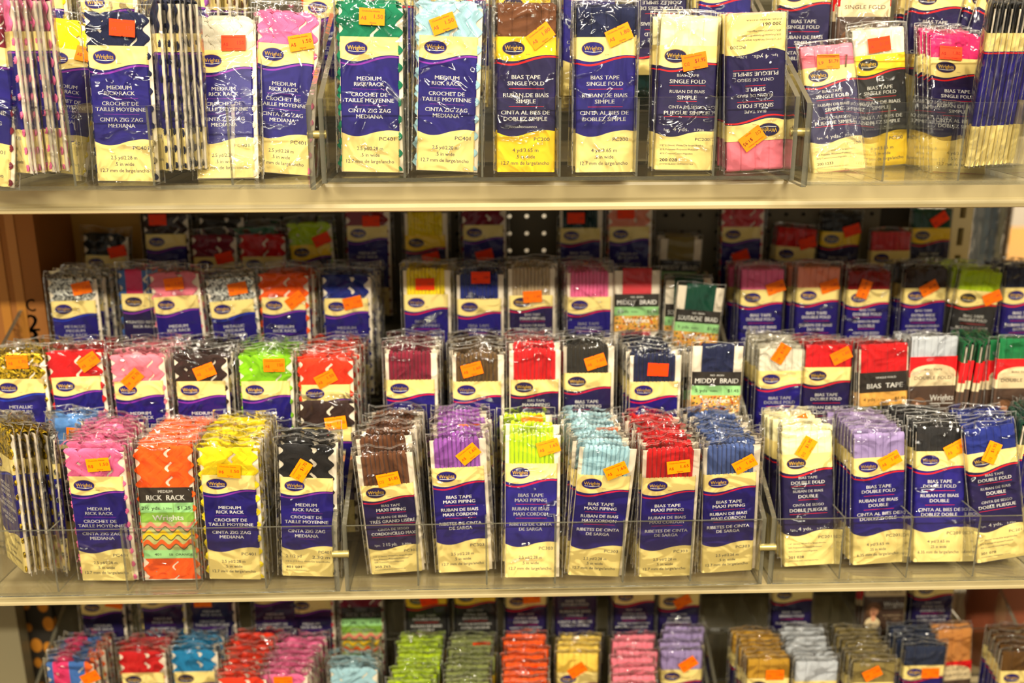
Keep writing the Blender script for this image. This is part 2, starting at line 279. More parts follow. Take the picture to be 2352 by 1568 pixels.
def vintage_mesh(key, t, h):
    mb = MB(); lw = .0585; y = -t/2-.00012; x0 = -lw/2
    mats = [V_DK, V_LG, V_MG, V_OL, V_PK, V_YE, V_OR, V_SH, WHITE, V_OC, V_BR, V_CR, SKIN, HAIR, LIP, RED]
    Z = lambda f: h*(1-f)
    def seg(a, b, m): band(mb, lw, t, flat(Z(a)), flat(Z(b)), m, 4)
    if key == 'vrr':
        seg(0, .215, 0); seg(.215, .35, 1); seg(.35, .49, 2); seg(.49, .88, 3); seg(.88, 1, 1)
        text(mb, 'MEDIUM', 0, Z(.055), .0032, .0155, y-.0001, 8, 1.2); text(mb, 'RICK  RACK', 0, Z(.14), .0062, .042, y-.0001, 8, 2)
        text(mb, '2½ yds.', x0+.002, Z(.285), .0040, .0215, y-.0001, 0, .5, 'l'); text(mb, '2.30m', x0+.0255, Z(.292), .0024, .0095, y-.0001, 0, 0, 'l')
        rect(mb, x0+.0365, x0+.0370, Z(.35), Z(.215), y, 2); text(mb, '$1.25', x0+.0555, Z(.285), .0042, .0145, y-.0001, 0, .3, 'r')
        text(mb, 'Wrights', .001, Z(.42), .0062, .034, y-.0001, 8, 2)
        n = 48
        for c, m in ((.545, 4), (.665, 5), (.795, 6)):
            for dz, mm, yo in ((-.0016, 7, .0), (0, m, .0001)):
                a = []; b = []
                for i in range(n+1):
                    x = -lw/2+.001+(lw-.002)*i/n; s = math.sin(2*math.pi*i/n*3.6+m)*.0030
                    a.append((x, y-yo, Z(c)+dz+s+.0026)); b.append((x, y-yo, Z(c)+dz+s-.0026))
                mb.grid([b, a], mm, False)
        text(mb, '401', x0+.016, Z(.94), .0030, .007, y-.0001, 0, .5); text(mb, '58  ORANGE', .012, Z(.945), .0028, .026, y-.0001, 0, .3)
    elif key in ('vmb', 'vsb'):
        seg(0, .34, 0); seg(.34, .58, 1); seg(.58, 1, 9)
        random.seed(5)
        for i in range(130):
            x = random.uniform(-.027, .027); z = Z(random.uniform(.60, .98)); ell(mb, x, z, random.uniform(.0006, .0018), random.uniform(.0006, .0016), y+.00004-i*2e-7, random.choice([6, 5, 10, 7, 8, 6]), 7)
        text(mb, 'NO  IRON', 0, Z(.08), .0024, .016, y-.0001, 8, 1)
        text(mb, 'MIDDY  BRAID' if key == 'vmb' else 'SOUTACHE  BRAID', 0, Z(.215), .0062, .052, y-.0001, 8, 1.6)
        text(mb, '5 yds', x0+.004, Z(.46), .0040, .0145, y-.0001, 0, .3, 'l'); text(mb, '4.60m', x0+.022, Z(.47), .0024, .009, y-.0001, 0, 0, 'l'); text(mb, '$1.45', x0+.056, Z(.46), .0040, .013, y-.0001, 0, .3, 'r')
        text(mb, 'Wrights', 0, Z(.70), .0062, .034, y-.0002, 8, 2)
    elif key == 'vbt':
        seg(0, .30, 0); seg(.30, .50, 9); seg(.50, 1, 7)
        text(mb, 'SINGLE FOLD', .002, Z(.08), .0024, .025, y-.0001, 8, 1); text(mb, 'BIAS  TAPE', .001, Z(.20), .0062, .044, y-.0001, 8, 1.6)
        text(mb, '4 yds', x0+.004, Z(.40), .0040, .0145, y-.0001, 0, .3, 'l'); text(mb, '3.70m', x0+.022, Z(.41), .0024, .009, y-.0001, 0, 0, 'l'); text(mb, '$1.40', x0+.056, Z(.40), .0040, .013, y-.0001, 0, .3, 'r')
        text(mb, 'Wrights', 0, Z(.62), .0062, .034, y-.0001, 8, 2)
    else:                                   # portrait label: red corners, cream arch, brown field
        seg(0, .20, 15); seg(.20, .285, 11); seg(.285, 1, 10)
        pts = [(-lw/2+.0015, Z(.21))]+[(-(lw/2-.0015)*math.cos(math.pi*i/16), Z(.16)+.011*math.sin(math.pi*i/16)) for i in range(17)]+[(lw/2-.0015, Z(.21))]
        poly(mb, pts, y+.00004, 11)
        text(mb, 'BIAS TAPE', 0, Z(.125), .0026, .022, y-.0001, 10, 0); text(mb, {'pos': 'SINGLE FOLD', 'pox': 'EXTRA WIDE'}.get(key, 'DOUBLE FOLD'), 0, Z(.205), .0045, .046, y-.0001, 10, .2)
        text(mb, 'Wrights', .0125, Z(.40), .0080, .0295, y-.0001, 8, 1); rect(mb, -.002, .027, Z(.462), Z(.456), y-.0001, 8)
        fx, fz = -.0165, Z(.50)
        ell(mb, fx, fz-.020, .011, .010, y, 11); ell(mb, fx+.001, fz+.004, .0098, .0098, y-.00004, 13); ell(mb, fx-.004, fz-.001, .006, .009, y-.00005, 13); ell(mb, fx+.001, fz-.011, .0035, .006, y-.00006, 12)
        ell(mb, fx+.001, fz-.001, .0062, .0085, y-.00009, 12); ell(mb, fx-.0012, fz+.0005, .0009, .0005, y-.00012, 10, 8); ell(mb, fx+.0036, fz+.0005, .0009, .0005, y-.00012, 10, 8)
        ell(mb, fx+.0012, fz-.0052, .0022, .0007, y-.00012, 14, 10); poly(mb, [(fx+.0009, fz), (fx+.0018, fz-.0026), (fx+.0006, fz-.0028)], y-.00012, 14)
        poly(mb, [(fx-.0052, fz+.004), (fx-.001, fz+.0065), (fx+.0065, fz+.003), (fx+.006, fz+.0085), (fx-.002, fz+.0095)], y-.00011, 13)
        text(mb, 'Bonus Doubled in Secret Package', .0125, Z(.57), .0014, .028, y-.0001, 11, 0); text(mb, 'Extra Double or Closeout', .0125, Z(.62), .0014, .022, y-.0001, 11, 0)
    back_sheet(mb, lw, t, 0, h, 10 if key[:2] == 'po' else 0)
    return mb.mesh('label_'+key, mats)

# ------------------------------------------------------------------ trims wound on the card
def loop(H, z0, r, n=6):
    """side profile of something wound over the card's top edge: front up, over, back down"""
    p = [(-r, z0), (-r, z0+(H-r-z0)*.5), (-r, H-r)]
    for i in range(1, n): a = math.pi*i/n; p.append((-r*math.cos(a), H-r+r*math.sin(a)))
    return p+[(r, H-r), (r, z0+(H-r-z0)*.5), (r, z0)]
def tape_mesh(kind, H, t, seed=1, zl=.118):
    rnd = random.Random(seed); mb = MB()
    if kind in ('flat4', 'flat6'):
        n = 4 if kind == 'flat4' else 7; lw = .0565; sw = lw/n; r = t/2-.0003
        for i in range(n):
            xc = -lw/2+sw*(i+.5); dr = rnd.uniform(-.00035, 0); dz = rnd.uniform(-.0008, .0003); tw = rnd.uniform(-.0002, .0002)
            pr = loop(H+dz, .0012, r+dr); rows = []
            for k, (y, z) in enumerate(pr):
                row = []
                for fx, ins in ((-.5, .0009), (-.47, .0003), (-.38, 0), (0, -.00015), (.38, 0), (.47, .0003), (.5, .0009)):
                    d = Vector((y, z-(H-r) if z > H-r else 0)); d = d.normalized() if d.length else Vector((0, 1))
                    row.append((xc+fx*sw+tw*(z/H), y-d.x*ins, z-d.y*ins))
                rows.append(row)
            mb.grid(rows, 0, True, flip=True)
        mb.box((-lw/2+.001, -r+.0008, .0002), (lw/2-.001, r-.0008, .004))
    elif kind == 'cord':
        n = 10; lw = .0475; rr = .00215; r = t/2+.0004-rr
        for i in range(n):
            xc = -lw/2+rr+(lw-2*rr)*i/(n-1); top = H+rnd.uniform(-.0012, .0008); wob = [rnd.uniform(-.0005, .0005) for _ in range(20)]
            pr = loop(top-rr, zl, r, 6); rows = []
            for k, (y, z) in enumerate(pr):
                a = pr[max(0, k-1)]; b = pr[min(len(pr)-1, k+1)]; tx, tz = b[0]-a[0], b[1]-a[1]; L = math.hypot(tx, tz); ny, nz = tz/L, -tx/L
                rows.append([(xc+wob[k]+rr*1.08*math.cos(2*math.pi*j/8), y-ny*rr*math.sin(2*math.pi*j/8), z-nz*rr*math.sin(2*math.pi*j/8)) for j in range(8)])
            mb.grid(rows, 0, True, closed=True, flip=True)
        mb.box((-lw/2-.001, -r+.0002, zl-.004), (lw/2+.001, r-.0002, H-.004))       # folded seam allowance behind the cords
    elif kind in ('rick', 'vrick'):
        n = 5; amp = .0030; wl = .0165; rw = .0105
        cr = .0011
        for layer in range(2):
            for i in (range(n) if layer == 0 else rnd.sample(range(n), 4)):
                xc = -.0215+.0107*i+rnd.uniform(-.0014, .0014)+layer*.0006; ph = rnd.uniform(-.5, .5)+layer*rnd.uniform(.8, 2.2); tilt = rnd.uniform(-.02, .02)
                r = cr+.0008*layer+.00012*(i % 2)+.00004*i; rows = []
                Hh = H-.0012*(1-layer); z0 = .002
                fl = Hh-r-z0; arc = math.pi*r; tot = 2*fl+arc; SS = [fl*j/80 for j in range(80)]+[fl+arc*j/7 for j in range(7)]+[fl+arc+fl*j/26 for j in range(27)]
                for s in SS:
                    if s < fl: y, z, dn = -r, z0+s, (-1, 0)
                    elif s < fl+arc: a = (s-fl)/r; y, z, dn = -r*math.cos(a), Hh-r+r*math.sin(a), (-math.cos(a), math.sin(a))
                    else: y, z, dn = r, Hh-r-(s-fl-arc), (1, 0)
                    q = 2*math.pi*s/wl+ph; sl = math.cos(q)*amp*2*math.pi/wl; xo = amp*math.sin(q)*1.15; row = []
                    for j in range(13):
                        f = (j-6)/12; rid = .00070*(1 if j % 2 else 0)+.0006*(1-(2*f)**4)
                        row.append((xc+xo+f*rw+tilt*s, y+dn[0]*rid, z+dn[1]*rid))
                    rows.append(row)
                mb.grid(rows, 0, True, flip=True)
    elif kind == 'band':                       # flat braid wound on a wider card
        n = 9; lw = .038; sw = lw/n; r = t/2-.0002
        for i in range(n):
            xc = -lw/2+sw*(i+.5); dr = rnd.uniform(-.0003, 0); pr = loop(H, .001, r+dr)
            mb.grid([[(xc-sw*.5, y*.9, z), (xc-sw*.35, y, z), (xc+sw*.35, y, z), (xc+sw*.5, y*.9, z)] for y, z in pr], 0, True, flip=True)
    return mb.mesh('trim_'+kind, [CARD])
def card_mesh(w, h, t, xo=0):
    mb = MB(); mb.box((xo-w/2, -t/2, 0), (xo+w/2, t/2, h)); return mb.mesh('card', [CARD])
def bag_mesh(w, h, t, xo, seed, up=.010, crisp=1.0):
    """clear pouch: front and back film meeting at welded side seams and a loose top lip"""
    rnd = random.Random(seed); mb = MB(); nx, nz = 16, 34
    wv = [(rnd.uniform(20, 160), rnd.uniform(15, 90), rnd.uniform(0, 6.3), rnd.uniform(.00010, .00034)*crisp) for _ in range(7)]
    H = h+up
    for side in (-1, 1):
        rows = []
        for k in range(nz+1):
            z = -.001+(H+.001)*(k/nz)**.85; row = []
            for i in range(nx+1):
                u = -1+2*i/nx; x = xo+u*w/2
                edge = (1-abs(u))*w/2; q = min(1, edge/.0065); q = math.sin(q*math.pi/2)
                tz = min(1, max(0, (H-z)/(up+.006))); tz = tz*tz*(3-2*tz); bz = min(1, (z+.001)/.004)
                d = (t/2+.0014)*q*(.25+.75*tz)*(.4+.6*bz)
                nz_ = sum(a*math.sin(f*x+g*z+p) for f, g, p, a in wv)
                crk = .0022*crisp*(1-tz)*math.sin(u*5+seed)+.0010*crisp*(1-tz)*math.sin(u*13+seed*2)
                y = side*d+side*abs(nz_)*q*.8+(nz_+crk)*(1-tz)*1.6
                if side < 0: y = min(y, -(t/2+.0006)*q if z < h and q > .98 else y)
                row.append((x, y, z+(.0015*math.sin(u*3+seed)*crisp if k == nz else 0)))
            rows.append(row)
        mb.grid(rows, 0, True, flip=(side > 0))
        e = .0009
        for a, b in ((0, 1), (nx, nx-1)):
            L = []; Rr = []
            for k in range(nz+1):
                p = Vector(rows[k][a]); L.append(p+Vector((0, side*.0001, 0))); sx = 1 if b > a else -1; Rr.append(p+Vector((sx*e, side*.0006, 0)))
            mb.grid([L, Rr], 1, True)
        top = rows[nz]; low = [(x, y+side*.00015, z-.0008) for x, y, z in rows[nz]]
        mb.grid([low, [(x, y+side*.0001, z) for x, y, z in top]], 1, True)
    return mb.mesh('bag', [FILM, SEAM])

# ------------------------------------------------------------------ kinds of packet
#        name, phrase, label key, trim kind, total height, label bottom, label height, thickness, card width, card offset, bag width
KIND = {}
def kind(k, name, phrase, key, trim, H, lb, lh, t, cw, co, bw, up=.010, crisp=1.0):
    KIND[k] = dict(name=name, phrase=phrase, key=key, trim=trim, H=H, lb=lb, lh=lh, t=t, cw=cw, co=co, bw=bw, up=up, crisp=crisp)
kind('rr', 'rick_rack_packet', 'rick rack packet', 'rr', 'rick', .1605, .0005, .1295, .0068, .0615, .0015, .072)
kind('rro', 'rick_rack_packet', 'rick rack packet', 'rro', 'rick', .1600, .001, .1220, .0068, .0615, .0015, .072)
kind('met', 'rick_rack_packet', 'metallic rick rack packet', 'met', 'rick', .1605, .0005, .1295, .0068, .0615, .0015, .074)
kind('baby', 'rick_rack_packet', 'baby rick rack packet', 'baby', 'rick', .1605, .0005, .1295, .0068, .0615, .0015, .070)
kind('prn', 'rick_rack_packet', 'printed rick rack packet', 'prn', 'rick', .1605, .0005, .1295, .0068, .0615, .0015, .070)
kind('vrr', 'rick_rack_packet', 'old style rick rack packet', 'vrr', 'vrick', .1560, .027, .0830, .0066, .0610, .0, .066, .004, .5)
kind('sf', 'bias_tape_packet', 'single fold bias tape packet', 'sf', 'flat4', .1575, .0005, .1290, .0070, .0550, 0, .064, .006, .6)
kind('sfm', 'bias_tape_packet', 'single fold bias tape packet', 'sfm', 'flat4', .1600, .001, .1290, .0070, .0550, 0, .064, .006, .6)
kind('sfw', 'bias_tape_packet', 'single fold bias tape packet', 'sfw', 'flat4', .1490, .001, .1205, .0070, .0550, 0, .066, .006, .9)
kind('sfo', 'bias_tape_packet', 'single fold bias tape packet', 'sfo', 'flat4', .1480, .001, .1200, .0070, .0550, 0, .062, .005, .4)
kind('sfo2', 'bias_tape_packet', 'single fold bias tape packet', 'sfo2', 'flat4', .1370, .001, .1125, .0070, .0550, 0, .062, .005, .4)
kind('sfo3', 'bias_tape_packet', 'single fold bias tape packet', 'sfo3', 'flat4', .1500, .0005, .1200, .0070, .0550, 0, .062, .003, .4)
kind('mp', 'piping_packet', 'maxi piping packet', 'mp', 'cord', .1640, .0005, .1290, .0078, .0610, .0015, .069, .007)
kind('mpo', 'piping_packet', 'maxi piping packet', 'mpo', 'cord', .1500, .001, .1110, .0078, .0610, .0005, .069, .007)
kind('df', 'bias_tape_packet', 'double fold bias tape packet', 'df', 'flat6', .1560, .0005, .1280, .0076, .0550, 0, .063, .006, .6)
kind('dfo', 'bias_tape_packet', 'double fold bias tape packet', 'dfo', 'flat6', .1560, .0005, .1300, .0076, .0550, 0, .063, .006, .6)
kind('dfo2', 'bias_tape_packet', 'double fold bias tape packet', 'dfo2', 'flat6', .1580, .001, .1290, .0076, .0550, 0, .063, .006, .8)
kind('ew', 'bias_tape_packet', 'extra wide bias tape packet', 'ew', 'flat4', .1560, .001, .1290, .0080, .0550, 0, .063, .006, .6)
kind('vmb', 'braid_packet', 'middy braid packet', 'vmb', 'band', .1500, .066, .0500, .0060, .0600, 0, .064, .002, .4)
kind('vsb', 'braid_packet', 'soutache braid packet', 'vsb', 'band', .1500, .066, .0500, .0060, .0600, 0, .064, .002, .4)
kind('vbt', 'bias_tape_packet', 'old style bias tape packet', 'vbt', 'flat6', .1500, .030, .0850, .0070, .0600, 0, .066, .005, .9)
kind('por', 'bias_tape_packet', 'portrait label bias tape packet', 'por', 'flat6', .1560, .001, .1300, .0076, .0550, 0, .061, .004, .5)
kind('pos', 'bias_tape_packet', 'portrait label bias tape packet', 'pos', 'flat4', .1560, .001, .1300, .0076, .0550, 0, .061, .004, .5)
kind('pox', 'bias_tape_packet', 'portrait label bias tape packet', 'pox', 'flat4', .1560, .001, .1050, .0076, .0550, 0, .061, .004, .5)
for k, d in KIND.items():
    vint = d['key'][0] == 'v' or d['key'][:2] == 'po'
    d['label'] = (vintage_mesh if vint else label_mesh)(d['key'], d['t']+.0004, d['lh'])
    d['card'] = card_mesh(d['cw'], d['H']-.0035 if d['trim'] in ('rick', 'vrick', 'cord', 'band') else d['H']-.006, .0014 if d['trim'] != 'rick' else .0018, d['co'])
    d['trims'] = [tape_mesh(d['trim'], d['H'], d['t'], s, d['lb']+d['lh']-.0005) for s in ((1, 2, 3) if d['trim'] in ('rick', 'vrick') else (1, 2))]
    d['bags'] = [bag_mesh(d['bw'], d['H'], d['t'], d['co'], s, d['up'], d['crisp']) for s in (1, 2, 3, 4)]
# price stickers
STICK = {}
def sticker_mesh(col, price, code):
    k = (col, price, code)
    if k in STICK: return STICK[k]
    mb = MB(); w, h, n = .0245, .0155, .0009
    pts = [(-w/2, -h/2), (-n, -h/2), (0, -h/2+n), (n, -h/2), (w/2, -h/2), (w/2, h/2), (n, h/2), (0, h/2-n), (-n, h/2), (-w/2, h/2)]
    f = [(x, 0, z) for x, z in pts]; b = [(x, .00018, z) for x, z in pts]; N_ = len(pts)
    mb.add(f+b, [tuple(range(N_)), tuple(range(2*N_-1, N_-1, -1))]+[(i, i+N_, (i+1) % N_+N_, (i+1) % N_) for i in range(N_)], 0)
    y = -.00012
    if col is STR: text(mb, 'Chukotka-Alaska Inc.', 0, .0058, .0014, .021, y, 1, .6); text(mb, 'Nome, Alaska', 0, -.0056, .0014, .015, y, 1, .6)
    else: text(mb, 'Chukotka-Alaska', -.001, .0052, .0015, .0175, y, 1, .4); text(mb, 'Nome', .0012, -.0056, .0017, .0062, y, 1, .6)
    text(mb, code, -.0105, -.0012, .0034, .0052, y, 2 if col is not STR else 1, .6, 'l'); text(mb, price, .0108, .0004, .0038, .0018*len(price)+.0015, y, 2 if col is not STR else 1, .6, 'r')
    STICK[k] = mb.mesh('price_sticker', [col, STI, STI if price[0] != '$' else STD]); return STICK[k]
# ------------------------------------------------------------------ placing packets
C = dict(navy=(26, 32, 66), white=(222, 214, 190), pink=(240, 112, 160), green=(14, 122, 84), light_blue=(168, 208, 218), brown=(104, 62, 34), cream=(240, 230, 176), pale_pink=(240, 130, 146), bright_pink=(204, 34, 100),
         yellow=(250, 222, 20), pale_yellow=(250, 226, 120), black=(30, 28, 28), orange=(244, 92, 14), coral=(236, 56, 20), red=(206, 20, 24), purple=(152, 84, 172), lime=(180, 208, 10), blue=(72, 92, 146), royal=(26, 40, 120), lavender=(158, 138, 184),
         sky_blue=(100, 152, 214), dark_green=(12, 70, 50), burgundy=(130, 26, 48), mocha=(96, 70, 36), dark_brown=(54, 34, 28), lime_green=(136, 200, 18), charcoal=(48, 42, 32), silver=(200, 205, 205), teal=(10, 52, 50), beige=(190, 168, 130),
         salmon=(240, 150, 120), dark_red=(140, 12, 20), olive=(136, 144, 78), mustard=(196, 148, 40), khaki=(140, 122, 66), tan=(200, 134, 66), light_yellow=(250, 214, 90), cyan_blue=(20, 130, 180), chestnut=(96, 62, 14), gold=(0, 0, 0), multicoloured=(0, 0, 0), silver_glitter=(0, 0, 0), forest_green=(20, 120, 64), rose_red=(208, 64, 70), silver_grey=(196, 200, 205), denim=(34, 44, 70))
def trim_mat(c):
    if c == 'gold': return glitter((236, 190, 40))
    if c == 'silver_glitter': return glitter((225, 225, 215))
    if c == 'multicoloured': return multi()
    return cloth(C[c])
TONE = {'n': (None, None), 'y': (YEL, DNAVY), 'd': (YEL, BLK), 'g': (CREAM, BLK), 'p': (CREAM, DNAVY)}
SHELF = {1: 'top shelf', 2: 'middle shelf', 3: 'bottom shelf'}; ROW = {1: 'front row', 2: 'second row', 3: 'third row', 4: 'back row'}
EX = {'nearest the cardboard box': 'by cardboard box', 'leaning beside the orange stack': 'by orange stack', 'upside down': 'inverted', 'white taped': '', 'leaning upper pair': '', 'beside the pegboard gap': '', 'slanting in the open tray': ''}
ORD = ['front', 'second', 'third', 'fourth', 'fifth', 'sixth', 'seventh', 'eighth', 'ninth', 'tenth', 'eleventh', 'twelfth', 'thirteenth', 'fourteenth', 'fifteenth', 'sixteenth']
FLOOR = {}                                # drop below the eye of every tier's floor
for s, d in ((1, .1310), (2, .5800), (3, 1.0290)):
    for r in (1, 2, 3, 4): FLOOR[s, r] = EYE-d+.061*(r-1)
FLOOR[1, 2] -= .018; FLOOR[2, 4] -= .030; FLOOR[3, 3] += .010; FLOOR[2, 2] -= .004
SLOPE = {1: 0.0, 2: .070, 3: .0}
SN = {STY: 'yellow', STO: 'orange', STR: 'red'}
USED = {}; DBG = 0
def unique(lbl):
    USED[lbl] = USED.get(lbl, 0)+1
    return lbl
NPK = 0
def packet(k, colour, M, label, group, tone='n', sticker=None, rnd=random):
    """one packet: Empty at its base > card, label, trim, bag, price_sticker"""
    global NPK
    d = KIND[k]; NPK += 1
    e = empty(d['name'], label=unique(label), category='packet', group=group); e.matrix_world = M
    obj('card', d['card'], e)
    l = obj('label', d['label'], e); l.location = (0, 0, d['lb'])
    a, b = TONE[tone]
    if a is not None and d['key'][0] != 'v' and d['key'][:2] != 'po':
        l.material_slots[0].link = 'OBJECT'; l.material_slots[0].material = a; l.material_slots[1].link = 'OBJECT'; l.material_slots[1].material = b
    t = obj({'rick': 'rick_rack', 'vrick': 'rick_rack', 'cord': 'piping', 'band': 'braid'}.get(d['trim'], 'bias_tape'), rnd.choice(d['trims']), e)
    t.material_slots[0].link = 'OBJECT'; t.material_slots[0].material = trim_mat(colour)
    g = obj('clear_bag', rnd.choice(d['bags']), e)
    for st in (sticker or []):
        (sx, sz, ang, col, price, code) = st
        p = obj('price_sticker', sticker_mesh(col, price, code), e); p.location = (sx, -d['t']/2-.0023, sz); p.rotation_euler = (0, R(ang), 0)
    return e
def basis(tilt, lean, yaw): return Matrix.Rotation(yaw, 4, 'Z') @ Matrix.Rotation(-lean, 4, 'X') @ Matrix.Rotation(tilt, 4, 'Y')
def stack(s, r, k, colour, top, bot=None, L=1.01, n=1, gap=None, tone='n', stick=None, lean=3.5, tilt=0.0, yaw=0.0, flip=False, topcard=False, jit=1.0, extra='', drift=0.0, behind=None, bstick=.12, zo=0.0):
    """front packet by where its label's upper edge centre (and lower edge centre) shows, the rest behind it on the same step"""
    d = KIND[k]; ln = R(lean); rnd = random.Random(int(top[0]*7+top[1]*13+s*1000+r*100))
    hz = d['H']-.003 if topcard else d['lb']+d['lh']; zb = 0 if topcard else d['lb']
    if flip: hz, zb = d['H']-d['lb']-d['lh'], d['H']-d['lb']
    Lf = L-d['t']/2 if not flip else L
    if bot is not None:
        A = at(bot[0], bot[1], Lf+zb*math.sin(ln)); B = at(top[0], top[1], Lf+hz*math.sin(ln)); dx = (B.x-A.x)/(B.z-A.z); tl = math.atan(dx)
    else: tl = R(tilt)
    if bot is not None and s == 2:        # both ends known: foot stands on the tray floor, the lean follows from the label's length
        A = at_z(bot[0], bot[1], FLOOR[s, r]+.0015+zb)
        if A.y < .996+d['t']/2: A = at(bot[0], bot[1], .996+d['t']/2)
        best = None
        for q in range(-60, 81):
            Bq = at(top[0], top[1], A.y+q*.001); e_ = abs((Bq-A).length-(hz-zb))+abs(q)*2e-5
            if best is None or e_ < best[0]: best = (e_, Bq)
        B = best[1]; v = B-A; ln = math.atan2(v.y, v.z); tl = math.asin(max(-.5, min(.5, v.x/v.length)))
        ln = max(R(-9), min(R(12.5), ln))
        if A.y+math.sin(ln)*.075 < .998+d['t']/2: ln = math.asin((.998+d['t']/2-A.y)/.075)
        Lf = A.y-zb*math.sin(ln)
        if DBG: print('S', k, colour, round(A.y, 3), round(math.degrees(ln), 1), round(math.degrees(tl), 1), round(best[0]*1000, 1))
    B = at(top[0], top[1], Lf+hz*math.sin(ln)*math.cos(tl))
    Rm = basis(tl, ln, R(yaw))
    loc_top = Rm @ Vector((0, -d['t']/2, hz))
    O = B-loc_top
    fl = FLOOR[s, r]+.0015+zo-(.0075 if s == 1 and r == 1 and (top[0] < 740 or top[0] > 1840) else 0)
    lowest = min((Rm @ Vector((sx*d['bw']*.3, 0, 0))).z for sx in (-1, 1))
    if DBG: print('Z', s, r, k, colour, round((O.z+lowest-fl)*1000, 1))
    if O.z+lowest < fl: O.z = fl-lowest
    M0 = Matrix.Translation(O) @ Rm
    if flip: M0 = M0 @ Matrix.Translation((0, 0, d['H'])) @ Matrix.Rotation(math.pi, 4, 'Y')
    inv = M0.inverted()
    st = []
    for q in (stick or []):
        sx, sy, ang, col, price, code = q
        P = inv @ at(sx, sy, (M0 @ Vector((0, -d['t']/2-.002, d['H']*.8))).y)
        st.append((P.x, P.z, ang, col, price, code))
    nm = colour.replace('_', ' '); where = '%s %s' % (SHELF[s], ROW[r])
    grp = '%s %ss in the %s' % (nm, d['phrase'], where)
    sk = ', %s sticker' % SN[st[0][3]] if st else ''
    out = [packet(k, colour, M0, '%s %s%s, %s%s' % (nm, d['phrase'], sk if not extra else '', (extra+', ') if extra else '' if n == 1 else 'stack front, ', where), grp, tone, st, rnd)]
    g = gap or d['t']+.0035
    y = 0
    for i in range(1, n):
        y += g*rnd.uniform(.92, 1.12)
        off = Vector((rnd.uniform(-.0022, .0022)*jit+drift*i, y, 0)); M = Matrix.Translation(O+off) @ basis(tl*(.75**i)+R(rnd.uniform(-1.6, 1.6))*jit, ln*(.92**i), R(yaw+rnd.uniform(-2.5, 2.5)*jit*(.6 if g < .009 else 1)))
        z = O.z*(.5**i)+(fl+.001)*(1-.5**i)+rnd.uniform(0, .003)*jit-SLOPE[s]*y
        M.translation.z = z
        if flip: M = M @ Matrix.Translation((0, 0, d['H'])) @ Matrix.Rotation(math.pi, 4, 'Y')
        s2 = [(rnd.uniform(-.01, .016), d['H']-rnd.uniform(.008, .03), rnd.uniform(-40, 5), rnd.choice([STO, STO, STR]), '1.60', 'A$')] if rnd.random() < bstick else None
        kk = k if behind is None else behind
        out.append(packet(kk, colour, M, '%s %s, %s in stack%s, %s' % (nm, KIND[kk]['phrase'], ORD[i], (' '+EX.get(extra, extra)) if extra else '', where), grp, tone, s2, rnd))
    return out
def turned(s, r, k, colour, xs, ytop, L0, dL, yaw, tone='n', lean=2, tilt=0, dt=0, extra='', stick=None):
    """packets standing side by side, turned so their edges face the aisle"""
    d = KIND[k]; nm = colour.replace('_', ' '); where = '%s %s' % (SHELF[s], ROW[r]); rnd = random.Random(int(xs[0]+7*s+r))
    for i, px in enumerate(xs):
        L = L0+dL*i; P = at(px, ytop+rnd.uniform(-6, 6), L); tl = R(tilt+dt*i); Rm = basis(tl, R(lean), R(yaw+rnd.uniform(-4, 4)))
        O = P-(Rm @ Vector((0, 0, d['H'])))
        lowest = min((Rm @ Vector((sx*d['bw']/2, 0, -.001))).z for sx in (-1, 1)); fl = FLOOR[s, r]+.0035
        O.z = max(O.z, fl-lowest)
        packet(k, colour, Matrix.Translation(O) @ Rm, '%s %s edge on, %s in bunch, %s' % (nm, d['phrase'], {0: 'first'}.get(i, ORD[i]), where),
               '%s %ss edge on in the %s' % (nm, d['phrase'], where), tone, (stick or {}).get(i), rnd)
Y, O_, D = STY, STO, STR
# ---- top shelf, front row
LM = 1.03
stack(1, 1, 'rr', 'yellow', (167, 138), (131, 399), 1.08, 1, lean=18, stick=[(202, 127, 6, Y, '1.50', 'A$')], extra='slanting beside the navy one')
stack(1, 1, 'rr', 'navy', (268.5, 105), (289, 399), LM, 1, stick=[(279.5, 64, 4, D, '150', 'A$')])
stack(1, 1, 'rr', 'white', (514, 126), (517, 393), 1.045, 2, lean=17, stick=[(535, 97, 0, D, '150', 'A$')])
stack(1, 1, 'rr', 'pink', (658, 112), (646, 395), 1.07, 3, lean=7, stick=[(691, 97, -14, Y, '1.50', 'A$')])
stack(1, 1, 'rr', 'green', (848, 85), (852, 396), LM, 4, stick=[(854, 38, 2, Y, '1.50', 'A$')])
stack(1, 1, 'rr', 'light_blue', (1031, 92), (1023, 392), LM, 3, stick=[(1018, 54, -22, Y, '1.50', 'A$')])
stack(1, 1, 'sfm', 'brown', (1210, 95), (1208, 388), 1.02, 3, tone='y', stick=[(1242, 82, -37, Y, '1.80', 'A$')])
stack(1, 1, 'sf', 'navy', (1392, 92), (1388, 388), 1.02, 4, stick=[(1422, 80, -24, Y, '1.80', 'A$')])
stack(1, 1, 'sfo', 'cream', (1582, 113), (1568, 388), 1.03, 4, tone='p', stick=[(1595, 141, -12, O_, '$1.95', 'C12')])
stack(1, 1, 'sfo3', 'pale_pink', (1735, 325), (1738, 38), 1.02, 4, tone='p', flip=True, stick=[(1728, 318, -35, Y, '$1.95', 'C12')], extra='upside down', lean=1)
stack(1, 1, 'sfo2', 'pale_pink', (1904, 152), (1928, 394), 1.10, 2, zo=-.008, lean=15, tone='p', stick=[(1904, 140, 4, Y, '$1.79', 'L9')], extra='slanting in the open tray')
stack(1, 1, 'sfw', 'white', (2019, 131), (2027, 385), 1.13, 3, zo=-.004, lean=7, tone='d', stick=[(2021, 102, -4, D, '$1.80', 'A')])
